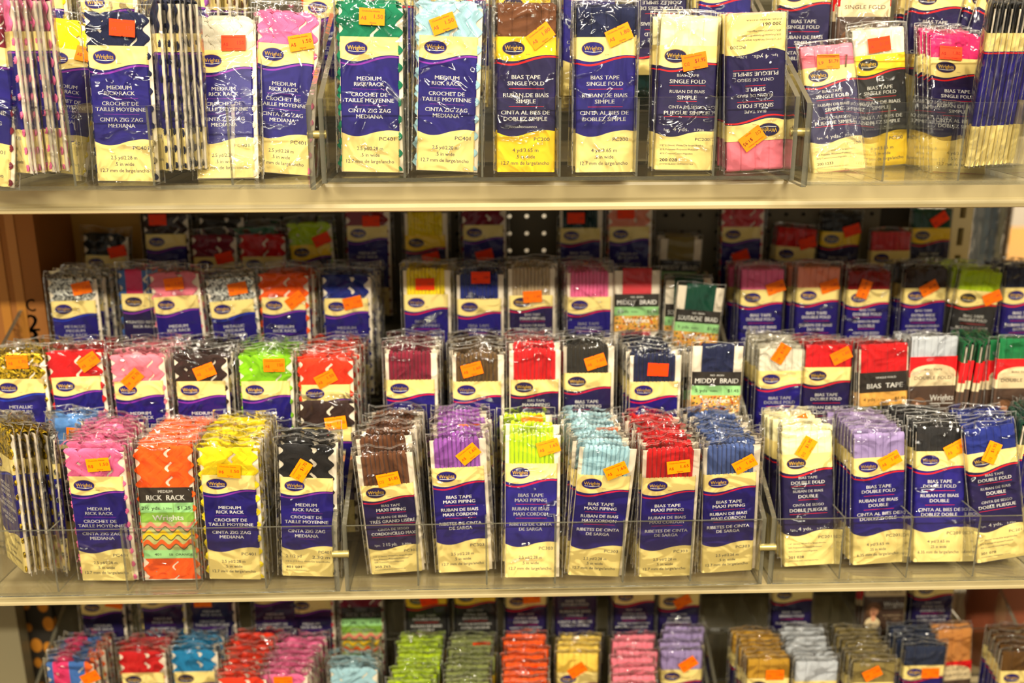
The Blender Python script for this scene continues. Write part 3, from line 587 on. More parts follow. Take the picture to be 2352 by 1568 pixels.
stack(1, 1, 'sf', 'bright_pink', (2197, 146), (2205, 400), 1.085, 4, zo=-.006, gap=.012, tone='p', stick=[(2188, 118, 2, D, '1.80', 'A$')], lean=25)
turned(1, 1, 'rr', 'pink', [6, 22, 40, 56, 74, 92], 52, 1.02, .004, -50, extra='', tilt=-3)
stack(1, 1, 'rr', 'burgundy', (-38, 130), (-45, 394), 1.0, 1, extra='cut by the picture edge')
turned(1, 1, 'rr', 'navy', [352, 370, 388, 404, 420, 434], 50, 1.05, .004, -58, tilt=-1, stick={2: [(-.012, .128, 0, Y, '1.50', 'A$')]})
turned(1, 1, 'sf', 'black', [2276, 2289, 2302, 2315, 2328, 2341, 2354, 2367], 66, 1.03, .004, -111, tilt=5)
# ---- top shelf, second row
L2 = 1.175
stack(1, 2, 'baby', 'yellow', (80, -18), None, L2, 3)
stack(1, 2, 'rr', 'white', (243, -18), None, L2, 4)
stack(1, 2, 'rr', 'purple', (408, -22), None, L2, 5)
turned(1, 2, 'rr', 'brown', [480, 500, 520, 540], -60, 1.19, .004, -58, tone='p')
stack(1, 2, 'rr', 'orange', (757, 35), None, 1.20, 1)
stack(1, 2, 'sf', 'red', (887, -25), None, L2, 4)
stack(1, 2, 'sf', 'blue', (1055, -42), None, L2, 3)
stack(1, 2, 'sf', 'mocha', (1205, -15), None, L2, 3, tone='y')
stack(1, 2, 'sf', 'lavender', (1355, -59), None, L2, 4)
stack(1, 2, 'sf', 'teal', (1513, 172), None, L2, 4, flip=True, tone='p', extra='upside down')
stack(1, 2, 'sf', 'sky_blue', (1668, -43), None, L2, 4)
stack(1, 2, 'sf', 'black', (1852, -33), None, L2, 3, tone='p')
stack(1, 2, 'pos', 'dark_brown', (1991, -42), None, L2, 4)
stack(1, 2, 'df', 'white', (2159, -24), None, L2, 4, tilt=3, tone='p')
stack(1, 2, 'sf', 'navy', (2310, 55), None, 1.16, 2, tilt=14, tone='p', stick=[(2328, 29, -25, D, '1.80', 'A$')])
# ---- middle shelf, front row
LR = 1.012
turned(2, 1, 'met', 'gold', [4, 22, 38, 52, 66, 80], 975, 1.03, .008, -50, tilt=-2)
turned(2, 1, 'met', 'silver_glitter', [118], 985, 1.06, .004, -64, tilt=0)
stack(2, 1, 'rr', 'sky_blue', (178, 1032), None, 1.10, 2, tone='p', stick=[(177, 998, 5, O_, '1.50', 'A$')])
stack(2, 1, 'rr', 'pink', (218, 1094), (249.5, 1333), LR, 8, stick=[(226, 1066, -5, Y, '1.50', 'B$')], drift=-.0007, gap=.0125)
stack(2, 1, 'vrr', 'orange', (372, 1033), (395.5, 1334), LR-.004, 13, topcard=True, gap=.0085, drift=.0003, jit=.5, bstick=0)
stack(2, 1, 'rr', 'yellow', (523.7, 1091.5), (541, 1330), LR, 9, stick=[(526, 1081, 3, Y, '1.50', 'B$')], gap=.0115)
stack(2, 1, 'rro', 'black', (703.6, 1098), (707.7, 1324), LR, 4, stick=[(692, 1080, -60, Y, '$1.70', 'D12')], gap=.014, behind='rr')
stack(2, 1, 'rr', 'dark_brown', (750, 981), None, 1.098, 1, stick=[(771, 972, -7, Y, '1.50', 'A$')], extra='standing high behind the black ones', lean=4)
stack(2, 1, 'mpo', 'brown', (888, 1114), (912, 1316), LR, 7, stick=[(892, 1101, -8, Y, '$1.85', 'C12')], gap=.016, tone='p', behind='mp')
stack(2, 1, 'mp', 'purple', (1051, 1074), (1066, 1313), LR, 7, stick=[(1076, 1042, -38, Y, '1.60', 'A$')], gap=.016, tilt=-8)
stack(2, 1, 'mp', 'lime', (1221, 1066), (1219, 1327), LR, 3, stick=[(1260, 1028, -17, Y, '1.65', 'A$')], gap=.034, bstick=1)
stack(2, 1, 'mp', 'light_blue', (1388.5, 1092.5), (1363, 1323), LR, 8, stick=[(1415, 1080, -27, Y, '1.65', 'A$')], gap=.0145)
stack(2, 1, 'mp', 'red', (1538, 1095.5), (1525.6, 1322), LR, 8, stick=[(1558, 1070, -6, Y, '1.65', 'A$')], gap=.0145, drift=-.0008)
stack(2, 1, 'mp', 'blue', (1677.7, 1087.6), (1669.6, 1313), LR, 8, stick=[(1710, 1064, -28, Y, '1.65', 'A$')], gap=.0145, drift=-.0008)
stack(2, 1, 'dfo', 'cream', (1854, 1043.5), (1859, 1300), 1.035, 7, tone='p', stick=[(1853, 1029, -57, Y, '$1.95', 'D12')], gap=.0135, drift=-.0012)
stack(2, 1, 'df', 'lavender', (2020, 1052), (2016, 1295.6), 1.045, 8, stick=[(2044, 1057, -27, Y, '1.80', 'A$')], gap=.012, drift=-.0012)
stack(2, 1, 'df', 'black', (2161.5, 1036), (2159, 1291), 1.045, 8, stick=[(2196, 1031, -28, Y, '1.80', 'A$')], gap=.012, drift=-.0012)
stack(2, 1, 'dfo2', 'royal', (2277.6, 1041), (2301, 1289.6), 1.045, 6, tone='p', stick=[(2278.5, 1039, -60, Y, '$1.95', 'C12')], gap=.013, drift=-.001)
turned(2, 1, 'df', 'dark_green', [2338, 2350, 2362, 2374], 945, 1.09, .010, -100)
# ---- middle shelf, second row
LB = 1.138
stack(2, 2, 'met', 'gold', (42, 870), None, LB, 5, stick=[(38, 832, -2, O_, '1.70', 'A$')], gap=.018)
stack(2, 2, 'rr', 'red', (172.6, 865), None, LB, 6, tilt=-2, stick=[(202, 831, -32, O_, '1.50', 'A$')], gap=.016)
stack(2, 2, 'rr', 'pale_pink', (316.5, 875), None, LB, 8, tilt=-1, stick=[(304, 870, -42, O_, '$1.70', 'D8')], gap=.013)
stack(2, 2, 'rr', 'dark_brown', (460, 875), None, LB, 7, stick=[(469.5, 853, -20, O_, '1.50', 'A$')], gap=.015)
stack(2, 2, 'rr', 'lime_green', (609, 875), None, LB, 6, stick=[(629, 839, 0, O_, '150', 'A$')], gap=.016)
stack(2, 2, 'rr', 'coral', (747.7, 883), None, LB-.01, 8, stick=[(748, 870, -27, O_, '1.50', 'A$')], gap=.014)
stack(2, 2, 'mp', 'burgundy', (942, 871.5), None, LB, 8, gap=.0135)
stack(2, 2, 'mp', 'mocha', (1095.8, 875.5), None, LB, 8, stick=[(1084, 849, -15, O_, '1.60', 'A$')], gap=.0135)
stack(2, 2, 'mpo', 'red', (1228, 871.5), None, LB, 8, gap=.0135, tone='p', behind='mp')
stack(2, 2, 'mp', 'charcoal', (1349.5, 856), None, LB+.01, 5, stick=[(1368, 831, -18, O_, '1.65', 'A$')], gap=.018, tone='p')
stack(2, 2, 'mp', 'navy', (1503, 876), None, LB-.004, 8, stick=[(1511.6, 849, 3, D, '180', 'A$')], gap=.0135)
stack(2, 2, 'vmb', 'navy', (1651, 795), None, LB-.006, 5, topcard=True, gap=.018, tilt=1, jit=1.6)
stack(2, 2, 'df', 'white', (1795.5, 851), None, 1.17, 7, stick=[(1795, 812.6, -60, O_, '$1.95', 'D8')], gap=.012)
stack(2, 2, 'df', 'red', (1903, 843), None, 1.165, 5, stick=[(1933, 817, -27, O_, '1.80', 'A$')], gap=.015, tone='p')
stack(2, 2, 'vbt', 'red', (2032.7, 795), None, 1.16, 6, topcard=True, gap=.015, tilt=-3, jit=1.4)
stack(2, 2, 'por', 'silver_grey', (2149, 778), None, 1.165, 6, topcard=True, gap=.014, tilt=-1, extra='white taped')
turned(2, 2, 'por', 'forest_green', [2205, 2222, 2238, 2254, 2272], 770, 1.19, .006, -96)
stack(2, 2, 'por', 'forest_green', (2352, 783), None, 1.155, 3, topcard=True, gap=.018)
# ---- middle shelf, third row
LC = 1.283
stack(2, 3, 'met', 'silver_glitter', (166.7, 690.5), None, LC, 4, tilt=-1, stick=[(186.6, 662, -10, O_, '1.70', 'A$')], gap=.02, extra='nearest the cardboard box')
stack(2, 3, 'prn', 'multicoloured', (328, 674), None, LC+.01, 5, gap=.016, tone='p')
stack(2, 3, 'rr', 'pale_pink', (402, 680), None, LC-.004, 2, tilt=-3, stick=[(398.5, 652, -3, O_, '1.50', 'A$')], gap=.012)
stack(2, 3, 'met', 'silver_glitter', (531, 692.6), None, LC, 4, tilt=-4, stick=[(545, 663, -6, O_, '1.70', 'A$')], gap=.018, extra='leaning beside the orange stack')
stack(2, 3, 'rr', 'orange', (651, 682), None, LC, 5, stick=[(678, 689, -37, O_, '1.50', 'A$')], gap=.018)
stack(2, 3, 'rr', 'royal', (794.7, 685), None, LC, 5, stick=[(810, 695, -12, O_, '1.50', 'A$')], gap=.018)
stack(2, 3, 'mp', 'yellow', (978, 676), None, LC, 7, stick=[(976, 652.6, 0, D, '180', 'A$')], gap=.014)
stack(2, 3, 'mp', 'royal', (1100.6, 686), None, LC, 6, stick=[(1104, 638, 0, D, '180', 'A$')], gap=.014)
stack(2, 3, 'mpo', 'beige', (1220, 678), None, LC+.005, 6, stick=[(1223, 681, -3, O_, '1.60', 'C$')], gap=.014, tone='p', behind='mp')
stack(2, 3, 'mp', 'pink', (1353.7, 681.5), None, LC, 7, gap=.014)
stack(2, 3, 'vmb', 'rose_red', (1464.5, 621), None, LC, 5, topcard=True, gap=.014)
stack(2, 3, 'vsb', 'dark_green', (1612, 665), None, LC-.02, 4, topcard=True, gap=.022, tilt=5, jit=1.6)
stack(2, 3, 'df', 'pink', (1751, 665), None, LC+.02, 6, stick=[(1782, 660, -20, O_, '1.80', 'A$')], gap=.014)
stack(2, 3, 'df', 'salmon', (1880, 660), None, LC+.02, 6, stick=[(1906, 657, -18, O_, '1.80', 'A$')], gap=.014)
stack(2, 3, 'dfo', 'dark_red', (1996, 665), None, LC+.02, 4, stick=[(1985.5, 664, -72, O_, '$1.95', 'C8')], gap=.016)
stack(2, 3, 'ew', 'dark_brown', (2126, 661), None, LC+.03, 4, stick=[(2134.5, 662, -30, O_, '$1.95', 'C8')], gap=.018)
stack(2, 3, 'df', 'lime', (2247, 676.5), None, LC+.02, 6, stick=[(2279, 683.5, -28, O_, '1.80', 'A$')], gap=.014, tilt=5, tone='g')
stack(2, 3, 'df', 'navy', (2357, 660), None, LC+.02, 5, gap=.014)
# ---- middle shelf, back row
LD = 1.428
stack(2, 4, 'rr', 'black', (242, 592), None, LD, 1, stick=[(269, 578, -14, D, '150', 'A$')], tilt=3, extra='nearest the cardboard box')
stack(2, 4, 'rr', 'dark_brown', (379.6, 537.5), None, LD, 1, stick=[(361, 505, 0, D, '150', 'A$')])
stack(2, 4, 'rr', 'burgundy', (492, 600), None, LD-.012, 1, stick=[(515, 592, -14, D, '150', 'A$')], extra='sunk between two dark ones')
stack(2, 4, 'rr', 'charcoal', (508, 545), None, LD+.01, 1)
stack(2, 4, 'rr', 'green', (590, 572), None, LD+.004, 1, tilt=-3)
stack(2, 4, 'rr', 'red', (604, 607), None, LD-.012, 1, extra='low before the green one')
stack(2, 4, 'rr', 'lime', (712, 561), None, LD, 1, stick=[(738.6, 550, -20, D, '150', 'A$')], tone='y', tilt=-3)
stack(2, 4, 'rr', 'dark_red', (843, 518), None, LD, 1, stick=[(852, 508, 0, D, '150', 'A$')])
stack(2, 4, 'mp', 'yellow', (976.5, 540), None, LD, 2, gap=.014, tone='y', stick=[(990, 592, -14, D, '160', 'A$')])
stack(2, 4, 'rr', 'burgundy', (1110, 516.5), None, LD, 2, gap=.014, stick=[(1113, 586, -14, D, '150', 'A$')], extra='beside the pegboard gap')
stack(2, 4, 'mp', 'teal', (1333, 523.5), None, LD, 2, gap=.014, stick=[(1323, 501, 0, D, '180', 'A$')])
stack(2, 4, 'rr', 'salmon', (1446, 520), None, LD, 2, gap=.014, stick=[(1438, 490, 0, D, '150', 'A$')])
stack(2, 4, 'vmb', 'khaki', (1566, 548), None, LD, 2, topcard=True, gap=.016, tilt=2, extra='leaning upper pair')
stack(2, 4, 'rr', 'rose_red', (1704.5, 521), None, LD+.02, 1, stick=[(1700, 588, -20, D, '150', 'A$')])
stack(2, 4, 'df', 'red', (1828, 567), None, LD+.01, 2, gap=.014, stick=[(1855, 558, -20, D, '180', 'A$')], tilt=4)
stack(2, 4, 'sf', 'black', (1932, 533), None, LD+.02, 1, stick=[(1957, 529, -20, D, '180', 'A$')], tilt=3, tone='y')
stack(2, 4, 'df', 'rose_red', (2042, 612), None, LD, 1, extra='low in its cell')
stack(2, 4, 'sf', 'dark_green', (2140, 523.5), None, LD+.02, 1, stick=[(2159, 504, -35, D, '180', 'A$')], tone='y')
# ---- bottom shelf, third row (labels below the middle shelf's edge)
LC3 = 1.283
for (k, c, x, y, n, tn, stk) in [('rr', 'pale_yellow', 369, 1362, 2, 'p', None), ('rr', 'navy', 482, 1345, 2, 'p', [(466, 1381, 0, O_, '150', 'A$')]), ('rr', 'rose_red', 713, 1374, 2, 'p', None), ('df', 'lime', 978.6, 1362, 3, 'd', [(985, 1378, -12, D, '180', 'A$')]),
        ('ew', 'olive', 1091, 1355, 3, 'd', None), ('ew', 'orange', 1208, 1364, 3, 'p', [(1221, 1373, -4, O_, '180', 'A$')]), ('df', 'denim', 1323, 1328, 2, 'p', None), ('ew', 'red', 1458, 1354, 3, 'p', None),
        ('ew', 'yellow', 1561, 1372, 2, 'p', [(1568, 1381, -28, O_, '180', 'A$')]), ('sf', 'beige', 1823, 1350, 2, 'p', None), ('ew', 'dark_red', 2148, 1338, 2, 'p', None), ('pox', 'silver_grey', 2038, 1325, 3, 'p', None)]:
    stack(3, 3, k, c, (x, y), None, LC3, n, gap=.014, tone=tn, stick=stk)
stack(3, 3, 'rr', 'charcoal', (232, 1388), None, LC3+.01, 2, gap=.014, tone='p', stick=[(262, 1384, 12, O_, '150', 'A$')])
stack(3, 3, 'rr', 'black', (628, 1352), None, LC3, 2, gap=.014, tone='p')
stack(3, 3, 'vrr', 'burgundy', (826, 1330), None, LC3, 2, topcard=True, gap=.014)
# ---- bottom shelf, second row: stacks seen from above.  (kind, colour, px, py of the front packet's top edge, number, px drift, spacing)
for (k, c, x, y, n, tn, x2, y2, stk, tlt) in [
        ('prn', 'multicoloured', 156, 1524, 9, 'p', 204, 1455, [(207, 1556, -25)], 0), ('rr', 'red', 322, 1499, 4, 'p', 335, 1466, None, 0), ('rr', 'cyan_blue', 443, 1496, 4, 'p', 455, 1458, None, 0),
        ('rr', 'coral', 553, 1560, 9, 'p', 590, 1440, None, 0), ('rr', 'pink', 648, 1552, 9, 'p', 712, 1434, [(650, 1566, 0)], 0), ('rr', 'light_blue', 810, 1537, 4, 'p', 812, 1505, None, 0),
        ('df', 'lime', 945, 1575, 13, 'd', 974, 1432, None, 0), ('df', 'olive', 1074, 1570, 12, 'd', 1090, 1435, None, 0), ('df', 'orange', 1209, 1575, 9, 'p', 1213, 1445, None, 0), ('df', 'light_yellow', 1327, 1502, 6, 'n', 1333, 1430, [(1326, 1539, -35)], 0),
        ('df', 'pale_pink', 1457, 1575, 8, 'p', 1456, 1440, None, 0), ('df', 'lavender', 1567, 1496, 5, 'n', 1568, 1424, [(1581, 1525, -35)], 0),
        ('sf', 'mustard', 1768, 1515, 12, 'p', 1708, 1408, [(1780, 1550, 0)], 0), ('sf', 'silver_grey', 1878, 1521, 12, 'p', 1826, 1400, None, 0), ('sf', 'khaki', 2010, 1524, 12, 'p', 1948, 1410, [(2004, 1547, -28)], 0),
        ('sf', 'denim', 2128, 1486, 11, 'n', 2048, 1392, [(2137, 1545, 0)], 0), ('pox', 'tan', 2194, 1447, 4, 'p', 2150, 1415, None, -4), ('sf', 'chestnut', 2352, 1498, 9, 'n', 2280, 1385, None, 0)]:
    d = KIND[k]; zt = FLOOR[3, 2]+.004+d['H']
    A = at_z(x, y, zt); B = at_z(x2, y2, zt)
    g = max(d['t']+.0012, (B.y-A.y)/max(1, n-1)); n2 = min(n, int((1.268-A.y)/g)+1)
    P = at_z(x, y, zt); st = None
    Lx = P.y; hz = d['lb']+d['lh']
    # label's upper edge pixel of the front packet
    lean = 2.0
    Q = Vector((P.x, Lx-(d['H']-hz)*math.sin(R(lean)), zt-(d['H']-hz))); v = Q-Vector((0, 0, EYE)); dd = v.dot(fw)
    tp = (1176+FPX*v.dot(rt)/dd, 784-FPX*v.dot(up)/dd)
    stack(3, 2, k, c, tp, None, Lx-d['H']*math.sin(R(lean)), n2, gap=g, tone=tn, lean=lean, tilt=tlt, drift=(B.x-A.x)/max(1, n-1)*.9,
          stick=[(q[0], q[1], q[2], O_, '1.95', 'C8') for q in stk] if stk else None, bstick=.3 if c in ('olive', 'lime', 'khaki', 'pink') else .1)

# ------------------------------------------------------------------ acrylic trays
UX0, UW = -.1600, .468
def sheet(name, a, b, parent, **kw):
    mb = MB(); mb.box(a, b, 0, 1); return obj(name, mb.mesh(name, [ACR, EDGE]), parent, **kw)
def prism_yz(x0, x1, pts, m=0, em=1):
    mb = MB(); n = len(pts)
    vs = [(x0, y, z) for y, z in pts]+[(x1, y, z) for y, z in pts]
    mb.add(vs, [tuple(range(n))[::-1], tuple(range(n, 2*n))], m); mb.add(vs, [(i, (i+1) % n, (i+1) % n+n, i+n) for i in range(n)], em)
    return mb
BRASS = mat('bolt_brass', (176, 160, 96), .25, .5)
def tray(s, u, dy=0, dz=0):
    x0 = UX0+UW*u+.003; x1 = x0+UW-.006; f1 = FLOOR[s, 1]
    t = empty('display_tray', label='clear stepped acrylic tray %s on the %s' % ({-1: 'before the cardboard box end', 0: 'between two bolted neighbours', 1: 'at the slotted post end'}[u], SHELF[s]), category='display tray', group='acrylic trays on the shelves')
    t.location = (0, dy, dz); th = .004
    Y0 = .996 if s == 1 else 1.001
    pts = [(Y0, f1-.0045), (Y0, f1+.076), (Y0+.008, f1+.080), (1.405, f1+.262), (1.412, f1+.262), (1.412, f1-.0045)]
    for xa in (x0, x1-.005):
        obj('side_panel', prism_yz(xa, xa+.005, pts).mesh('side_panel', [ACR, EDGE]), t)
    for r in (1, 2, 3):
        fl = FLOOR[s, r]; ya = Y0+(0 if r == 1 else .133+.14*(r-2)); yb = Y0+.133+.14*(r-1)-.006
        mb = MB(); sl = SLOPE[s]*(yb-ya); mb.add([(x, y, fl+.0005-(sl if y == yb else 0)-q) for q in (.0032, 0) for x, y in ((x0+.005, ya), (x1-.005, ya), (x1-.005, yb), (x0+.005, yb))], [(0, 3, 2, 1), (4, 5, 6, 7)], 0); mb.add(mb.v[:8], [(0, 1, 5, 4), (2, 3, 7, 6), (1, 2, 6, 5), (3, 0, 4, 7)], 1)
        obj('tier_floor', mb.mesh('tier_floor', [ACR, EDGE]), t)
        sheet('front_wall', (x0+.005, ya-.003, fl-.003), (x1-.005, ya, fl+.076), t)
        sheet('back_wall', (x0+.005, yb, fl-.003), (x1-.005, yb+.003, fl+.058), t)
        for c in range(1, 6):
            xc = x0+.005+(x1-x0-.010)*c/6
            obj('cell_divider', prism_yz(xc-.0011, xc+.0011, [(ya+.0002, fl+.0006), (ya+.0002, fl+.0755), (yb, fl+.0755-sl), (yb, fl+.0006-sl)]).mesh('cell_divider', [ACR, EDGE]), t)
    return t
for s in (1, 2, 3):
    for u in (-1, 0, 1):
        tray(s, u, *{(1, 1): (-.004, -.006), (1, -1): (0, -.006)}.get((s, u), (0, 0)))
    for u in (0, 1):                       # bolts joining neighbouring trays
        mb = MB(); xc = UX0+UW*u; n = 16; zc = FLOOR[s, 1]+.042; rows = []
        for i in range(25):
            x = xc-.0095+.019*i/24; rr = .0036+(.0005 if i % 2 else 0)
            if i in (0, 1, 23, 24): rr = .0046
            if i in (0, 24): rr = .0001
            rows.append([(x, 1.000+rr*math.cos(2*math.pi*j/n), zc+rr*math.sin(2*math.pi*j/n)) for j in range(n)])
        mb.grid(rows, 0, True, closed=True)
        obj('tray_bolt', mb.mesh('tray_bolt', [BRASS]), label='threaded bolt joining two acrylic trays %s on the %s' % ({0: 'beside the piping stacks' if s == 2 else 'before the green rick rack' if s == 1 else 'below the brown piping', 1: 'at the slotted post side'}[u], SHELF[s]), category='bolt', group='tray bolts')

# ------------------------------------------------------------------ shelves and store fixture
BEIGE = mat('shelf_beige', (204, 186, 138), .32, 0, .5, (300, .06, .0006))
def shelf(s, extra):
    top = FLOOR[s, 1]-(.0110 if s == 1 else .0135); bot = EYE-(.1717+.449*(s-1)); Lf = 1.046
    prof = [(1.50, top), (Lf+.004, top), (Lf+.001, top-.001), (Lf, top-.004), (Lf, bot+.0105), (Lf-.0035, bot+.0085), (Lf-.0052, bot+.005), (Lf-.0045, bot+.0015), (Lf-.001, bot), (Lf+.004, bot+.0005), (Lf+.006, bot+.003), (Lf+.006, top-.010), (1.50, top-.010)]
    mb = prism_yz(-1.1, 1.2, prof, 0, 0)
    return obj('metal_shelf', mb.mesh('metal_shelf', [BEIGE]), label='beige steel shelf with rolled front lip, %s' % extra, category='shelf', group='steel shelves')
shelf(1, 'the upper one'); shelf(2, 'the one below'); shelf(3, 'the lowest one')
# tier blocks under the stepped trays: the back step
for s in (1, 2, 3):
    for u in (-1, 0, 1):
        x0 = UX0+UW*u+.003; x1 = x0+UW-.006; fl = FLOOR[s, 4]
        t = empty('display_riser', label='clear acrylic back step %s on the %s' % ({-1: 'before the cardboard box end', 0: 'before the pegboard gap', 1: 'at the slotted post end'}[u], SHELF[s]), category='display stand', group='acrylic back steps')
        sheet('tier_floor', (x0, 1.417, fl-.003), (x1, 1.460, fl+.0005), t)
        sheet('front_wall', (x0, 1.414, FLOOR[s, 1]-.006), (x1, 1.417, fl+.03), t)
        for xa in (x0, x1-.004): sheet('side_panel', (xa, 1.418, FLOOR[s, 1]-.006), (xa+.004, 1.459, fl-.0035), t)
# pegboard with real holes where it shows, plain elsewhere
PEG = mat('pegboard_grey', (96, 88, 66), .6); 
def pegboard():
    mb = MB(); y = 1.472; th = .004; x0, x1 = -.66, .64; pitch = .0254
    P0 = at(1170, 497, y); ox = P0.x-pitch*30; oz = P0.z-pitch*7.5-pitch*3
    nx, nz = 52, 12; n = 12; r = .0032
    bx0 = ox-pitch/2; bz0 = oz-0
    keep = []
    for i in range(nx):
        cx = ox+pitch*i
        if cx < x0 or cx > x1: continue
        for k in range(nz):
            cz = P0.z-pitch*9+pitch*k; h = pitch/2
            sq = []; ci = []
            for j in range(n):
                a = 2*math.pi*(j+.5)/n; c, s_ = math.cos(a), math.sin(a); q = h/max(abs(c), abs(s_))
                sq.append((cx+q*c, y, cz+q*s_)); ci.append((cx+r*c, y, cz+r*s_))
            # corners
            back = [(a[0], y+th, a[2]) for a in ci]
            mb.grid([sq, ci], 0, False, closed=True); mb.grid([ci, back], 0, False, closed=True)
            for j in range(n):                # fill the corners between the octagon-like ring and the square
                a, b = sq[j], sq[(j+1) % n]
                if abs(abs(a[0]-cx)-h) > 1e-6 and abs(abs(b[2]-cz)-h) > 1e-6 or (abs(abs(a[2]-cz)-h) > 1e-6 and abs(abs(b[0]-cx)-h) > 1e-6):
                    sx = h if (a[0]+b[0])/2 > cx else -h; sz = h if (a[2]+b[2])/2 > cz else -h
                    mb.add([a, b, (cx+sx, y, cz+sz)], [(0, 1, 2)], 0)
            keep.append((cx, cz))
    zlo = min(c[1] for c in keep)-pitch/2; zhi = max(c[1] for c in keep)+pitch/2; xl = min(c[0] for c in keep)-pitch/2; xh = max(c[0] for c in keep)+pitch/2
    mb.box((xl, y, .40), (xh, y+th, zlo)); mb.box((xl, y, zhi), (xh, y+th, 1.72))
    return obj('wall_pegboard', mb.mesh('wall_pegboard', [PEG]), kind='structure', label='dark grey perforated back panel behind the shelves')
pegboard()
mb = MB(); qa = at(1150, 540, 1.478).x; qb = at(1300, 540, 1.478).x
mb.box((-.75, 1.478, .45), (qa, 1.482, 1.70)); mb.box((qb, 1.478, .45), (.64, 1.482, 1.70))  # added dark sheets that stop light coming through the outer peg holes
obj('peg_light_blocker', mb.mesh('peg_light_blocker', [mat('light_blocker_dark', (44, 38, 28), .8)]), kind='structure')
# slotted upright post
POST = mat('post_cream', (224, 208, 160), .4); SLOT = mat('slot_dark', (30, 26, 20), .8)
def post(px, name_extra):
    y = 1.455; A = at(px, 540, y); w_ = .030; mb = MB(); zt, zb = 1.75, .35; p = .0405; zz = zt; x0, x1 = A.x-w_/2, A.x+w_/2; sw = .0045
    mb.box((x0, y, zb), (A.x-sw, y+.02, zt)); mb.box((A.x+sw, y, zb), (x1, y+.02, zt))
    z = zb
    while z < zt: mb.box((A.x-sw, y, z), (A.x+sw, y+.02, min(zt, z+.014))); z += p
    mb.box((x0+.002, y+.021, zb), (x1-.002, y+.03, zt), 1)
    return obj('shelf_upright', mb.mesh('shelf_upright', [POST, SLOT]), label='cream slotted steel upright post %s' % name_extra, category='shelf post')
post(2206, 'behind the lime bias tape')
def post2():
    A = at(17, 1470, 1.32); mb = MB(); mb.box((A.x-.025, 1.32, .3), (A.x+.018, 1.345, EYE-.64)); 
    return obj('shelf_upright', mb.mesh('shelf_upright', [mat('post_grey', (120, 112, 86), .4)]), label='plain grey steel post beside the spotted panel, under the middle shelf', category='shelf post')
post2()
# cardboard box at the end of the middle shelf
CB = mat('cardboard', (150, 92, 30), .7); CBD = mat('cardboard_print', (40, 26, 12), .7)
def cardboard():
    a = at(-60, 700, 1.36); b = at(118, 700, 1.36); e = empty('cardboard_box', label='brown cardboard box with black print at the end of the middle shelf', category='box')
    mb = MB(); z0 = FLOOR[2, 1]-.0065; z1 = EYE-.205; mb.box((a.x, 1.34, z0), (b.x, 1.462, z1)); rest = obj('carton', mb.mesh('carton', [CB]), e)
    mb = MB()
    for (px, py, s_, h_) in ((75, 740, '2', .024), (75, 775, '3', .024), (70, 700, 'C', .018)):
        q = at(px, py, 1.3396); text(mb, s_, q.x, q.z, h_, h_*.7, 1.3396, 0, 2)
    obj('printing', mb.mesh('printing', [CBD]), e)
    for k, px in enumerate((12, 48)):
        q = at(px, 700, 1.3385); mb = MB(); mb.box((q.x-.006, 1.3385, z0), (q.x+.006, 1.3395, z1)); obj('tape_strip', mb.mesh('tape_strip', [mat('box_tape', (176, 116, 40), .35)]), e)
cardboard()
def beige_panel():
    a = at(110, 560, 1.466); b = at(330, 560, 1.466); e = empty('cardboard_sheet', label='tan cardboard sheet with black printed marks behind the back row', category='cardboard'); mb = MB()
    mb.box((a.x, 1.4625, FLOOR[2, 1]), (b.x, 1.468, EYE-.21)); obj('sheet', mb.mesh('sheet', [mat('card_tan', (168, 126, 46), .7)]), e)
    mb = MB()
    for (px, py, s_, h_) in ((126, 528, '-', .03), (132, 573, '<', .03), (152, 525, 'Z', .022), (155, 572, 'W', .022), (158, 598, 'H', .018)):
        q = at(px, py, 1.4622); text(mb, s_, q.x, q.z, h_, h_*.8, 1.4622, 0, 2)
    obj('printing', mb.mesh('printing', [CBD]), e)
beige_panel()
# spotted panel low left
def spotted():
    a = at(40, 1470, 1.36); b = at(128, 1470, 1.36)
    m = mat('spotted_cloth', (30, 24, 14), .8); nt = m.node_tree; bs = nt.nodes['Principled BSDF']; N = nt.nodes.new; l = nt.links.new
    t = N('ShaderNodeTexCoord'); mp = N('ShaderNodeMapping'); mp.inputs['Scale'].default_value = (42, 1, 30); v = N('ShaderNodeTexVoronoi'); v.inputs['Randomness'].default_value = .35; v.inputs['Scale'].default_value = 1
    cr = N('ShaderNodeValToRGB'); cr.color_ramp.elements[0].position = .33; cr.color_ramp.elements[0].color = (*lin((190, 120, 16)), 1); cr.color_ramp.elements[1].position = .4; cr.color_ramp.elements[1].color = (*lin((28, 22, 12)), 1)
    l(t.outputs['Object'], mp.inputs[0]); l(mp.outputs[0], v.inputs['Vector']); l(v.outputs['Distance'], cr.inputs[0]); l(cr.outputs[0], bs.inputs['Base Color'])
    mb = MB(); mb.box((a.x, 1.36, .54), (b.x, 1.372, EYE-.66)); obj('spotted_panel', mb.mesh('spotted_panel', [m]), label='dark panel with amber spots beside the grey post, bottom shelf', category='panel')
    q = at(8, 1500, 1.40); mb = MB(); mb.box((q.x-.06, 1.40, .54), (q.x+.004, 1.45, EYE-.80)); obj('yellow_box', mb.mesh('yellow_box', [mat('amber_box', (220, 150, 20), .6)]), label='amber carton behind the grey post, bottom shelf', category='box')
spotted()
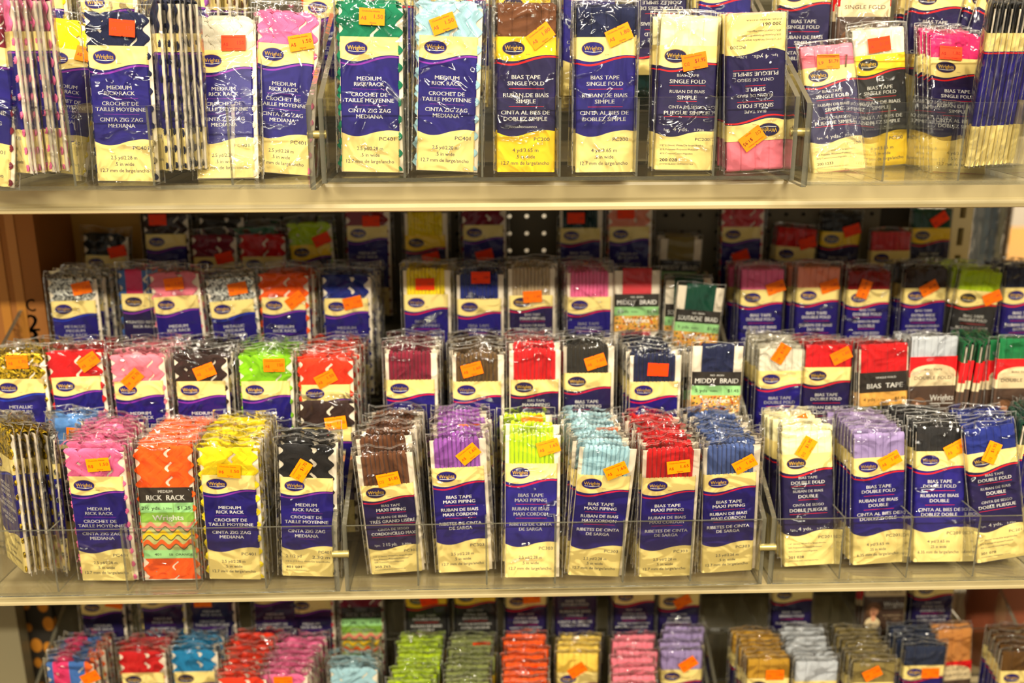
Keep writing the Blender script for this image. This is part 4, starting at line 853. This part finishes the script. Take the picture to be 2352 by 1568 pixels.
# brown plastic wrapped bundle low right
def bundle():
    a = at(2240, 1400, 1.33); e = empty('wrapped_bundle', label='brown bundle in clear plastic leaning at the end of the bottom shelf', category='bundle'); mb = MB(); rows = []
    for i in range(15):
        z = .60+.34*i/14; rows.append([(a.x+.085+.035*(1-i/14)+.095*math.cos(2*math.pi*j/20)*(1+.05*math.sin(i*1.3+j)), 1.38+.045*math.sin(2*math.pi*j/20), z) for j in range(20)])
    mb.grid(rows, 0, True, closed=True); mb.add([Vector(p) for p in rows[-1]], [tuple(range(20))], 0); mb.add([Vector(p) for p in rows[0]], [tuple(range(20))], 0)
    obj('brown_wrap', mb.mesh('brown_wrap', [mat('brown_cloth', (128, 62, 34), .6)]), e)
    mb = MB(); P = []
    for i in range(12):
        t = i/11; P.append([(a.x+.02+.16*t+.012*math.sin(9*t+j)+.028*j, 1.325-.004*j+.006*math.sin(5*t+2*j), .95-.27*t) for j in range(5)])
    mb.grid(P, 0, True); obj('clear_sleeve', mb.mesh('clear_sleeve', [clear('sleeve', (.8, .85, 1), 3, .12, (40, .8, .02), .35, (.6, .7, 1))]), e)
bundle()
# blister bags hanging beyond the post, the bright aisle behind
def hanging():
    for i, px in enumerate((2262, 2280, 2298, 2312)):
        q = at(px, 540, 1.50+.02*i); mb = MB(); c = [(120, 140, 160), (90, 110, 130), (150, 150, 130), (110, 90, 60)][i]
        e = empty('hanging_pack', label='narrow clear pack of needles hanging beyond the post, %s from it' % ['first', 'second', 'third', 'fourth'][i], category='hanging pack', group='clear packs beyond the post')
        mb.box((q.x-.0045, q.y, 1.02), (q.x+.003, q.y+.035, 1.50)); obj('insert', mb.mesh('insert', [mat('pack_insert_%d' % i, c, .3)]), e)
        mb = MB(); mb.box((q.x-.006, q.y-.002, 1.01), (q.x+.005, q.y+.038, 1.515)); obj('clear_sleeve', mb.mesh('clear_sleeve', [FILM]), e)
hanging()
WALLM = mat('wall_paint', (236, 228, 210), .7); FLM = mat('floor_carpet', (104, 88, 66), .8); CEM = mat('ceiling_tile', (240, 232, 210), .8)
def plane(name, pts, m, **kw): mb = MB(); mb.add(pts, [(0, 1, 2, 3)], 0); return obj(name, mb.mesh(name, [m]), None, kind='structure', **kw)
plane('floor', [(-6, -4, 0), (6, -4, 0), (6, 6, 0), (-6, 6, 0)], FLM)
plane('wall_back', [(-6, 3.6, 0), (6, 3.6, 0), (6, 3.6, 3), (-6, 3.6, 3)], WALLM)
plane('ceiling', [(-6, -4, 3), (-6, 6, 3), (6, 6, 3), (6, -4, 3)], CEM)
SHB = mat('counter_amber', (196, 140, 50), .5)
mb = MB(); q = at(2330, 600, 2.6); mb.box((q.x-.5, 2.6, 0), (q.x+1.2, 3.1, q.z)); obj('counter', mb.mesh('counter', [SHB]), label='amber topped counter far behind the slotted post', category='counter')
for o in S.objects:
    if 'category' in o:
        n_ = len(o['label'].replace(',', '').split())
        if n_ > 16 or n_ < 4: print('LONG', n_, o['label'])
print('packets', NPK, 'dup labels', [k for k, v in USED.items() if v > 1][:20])
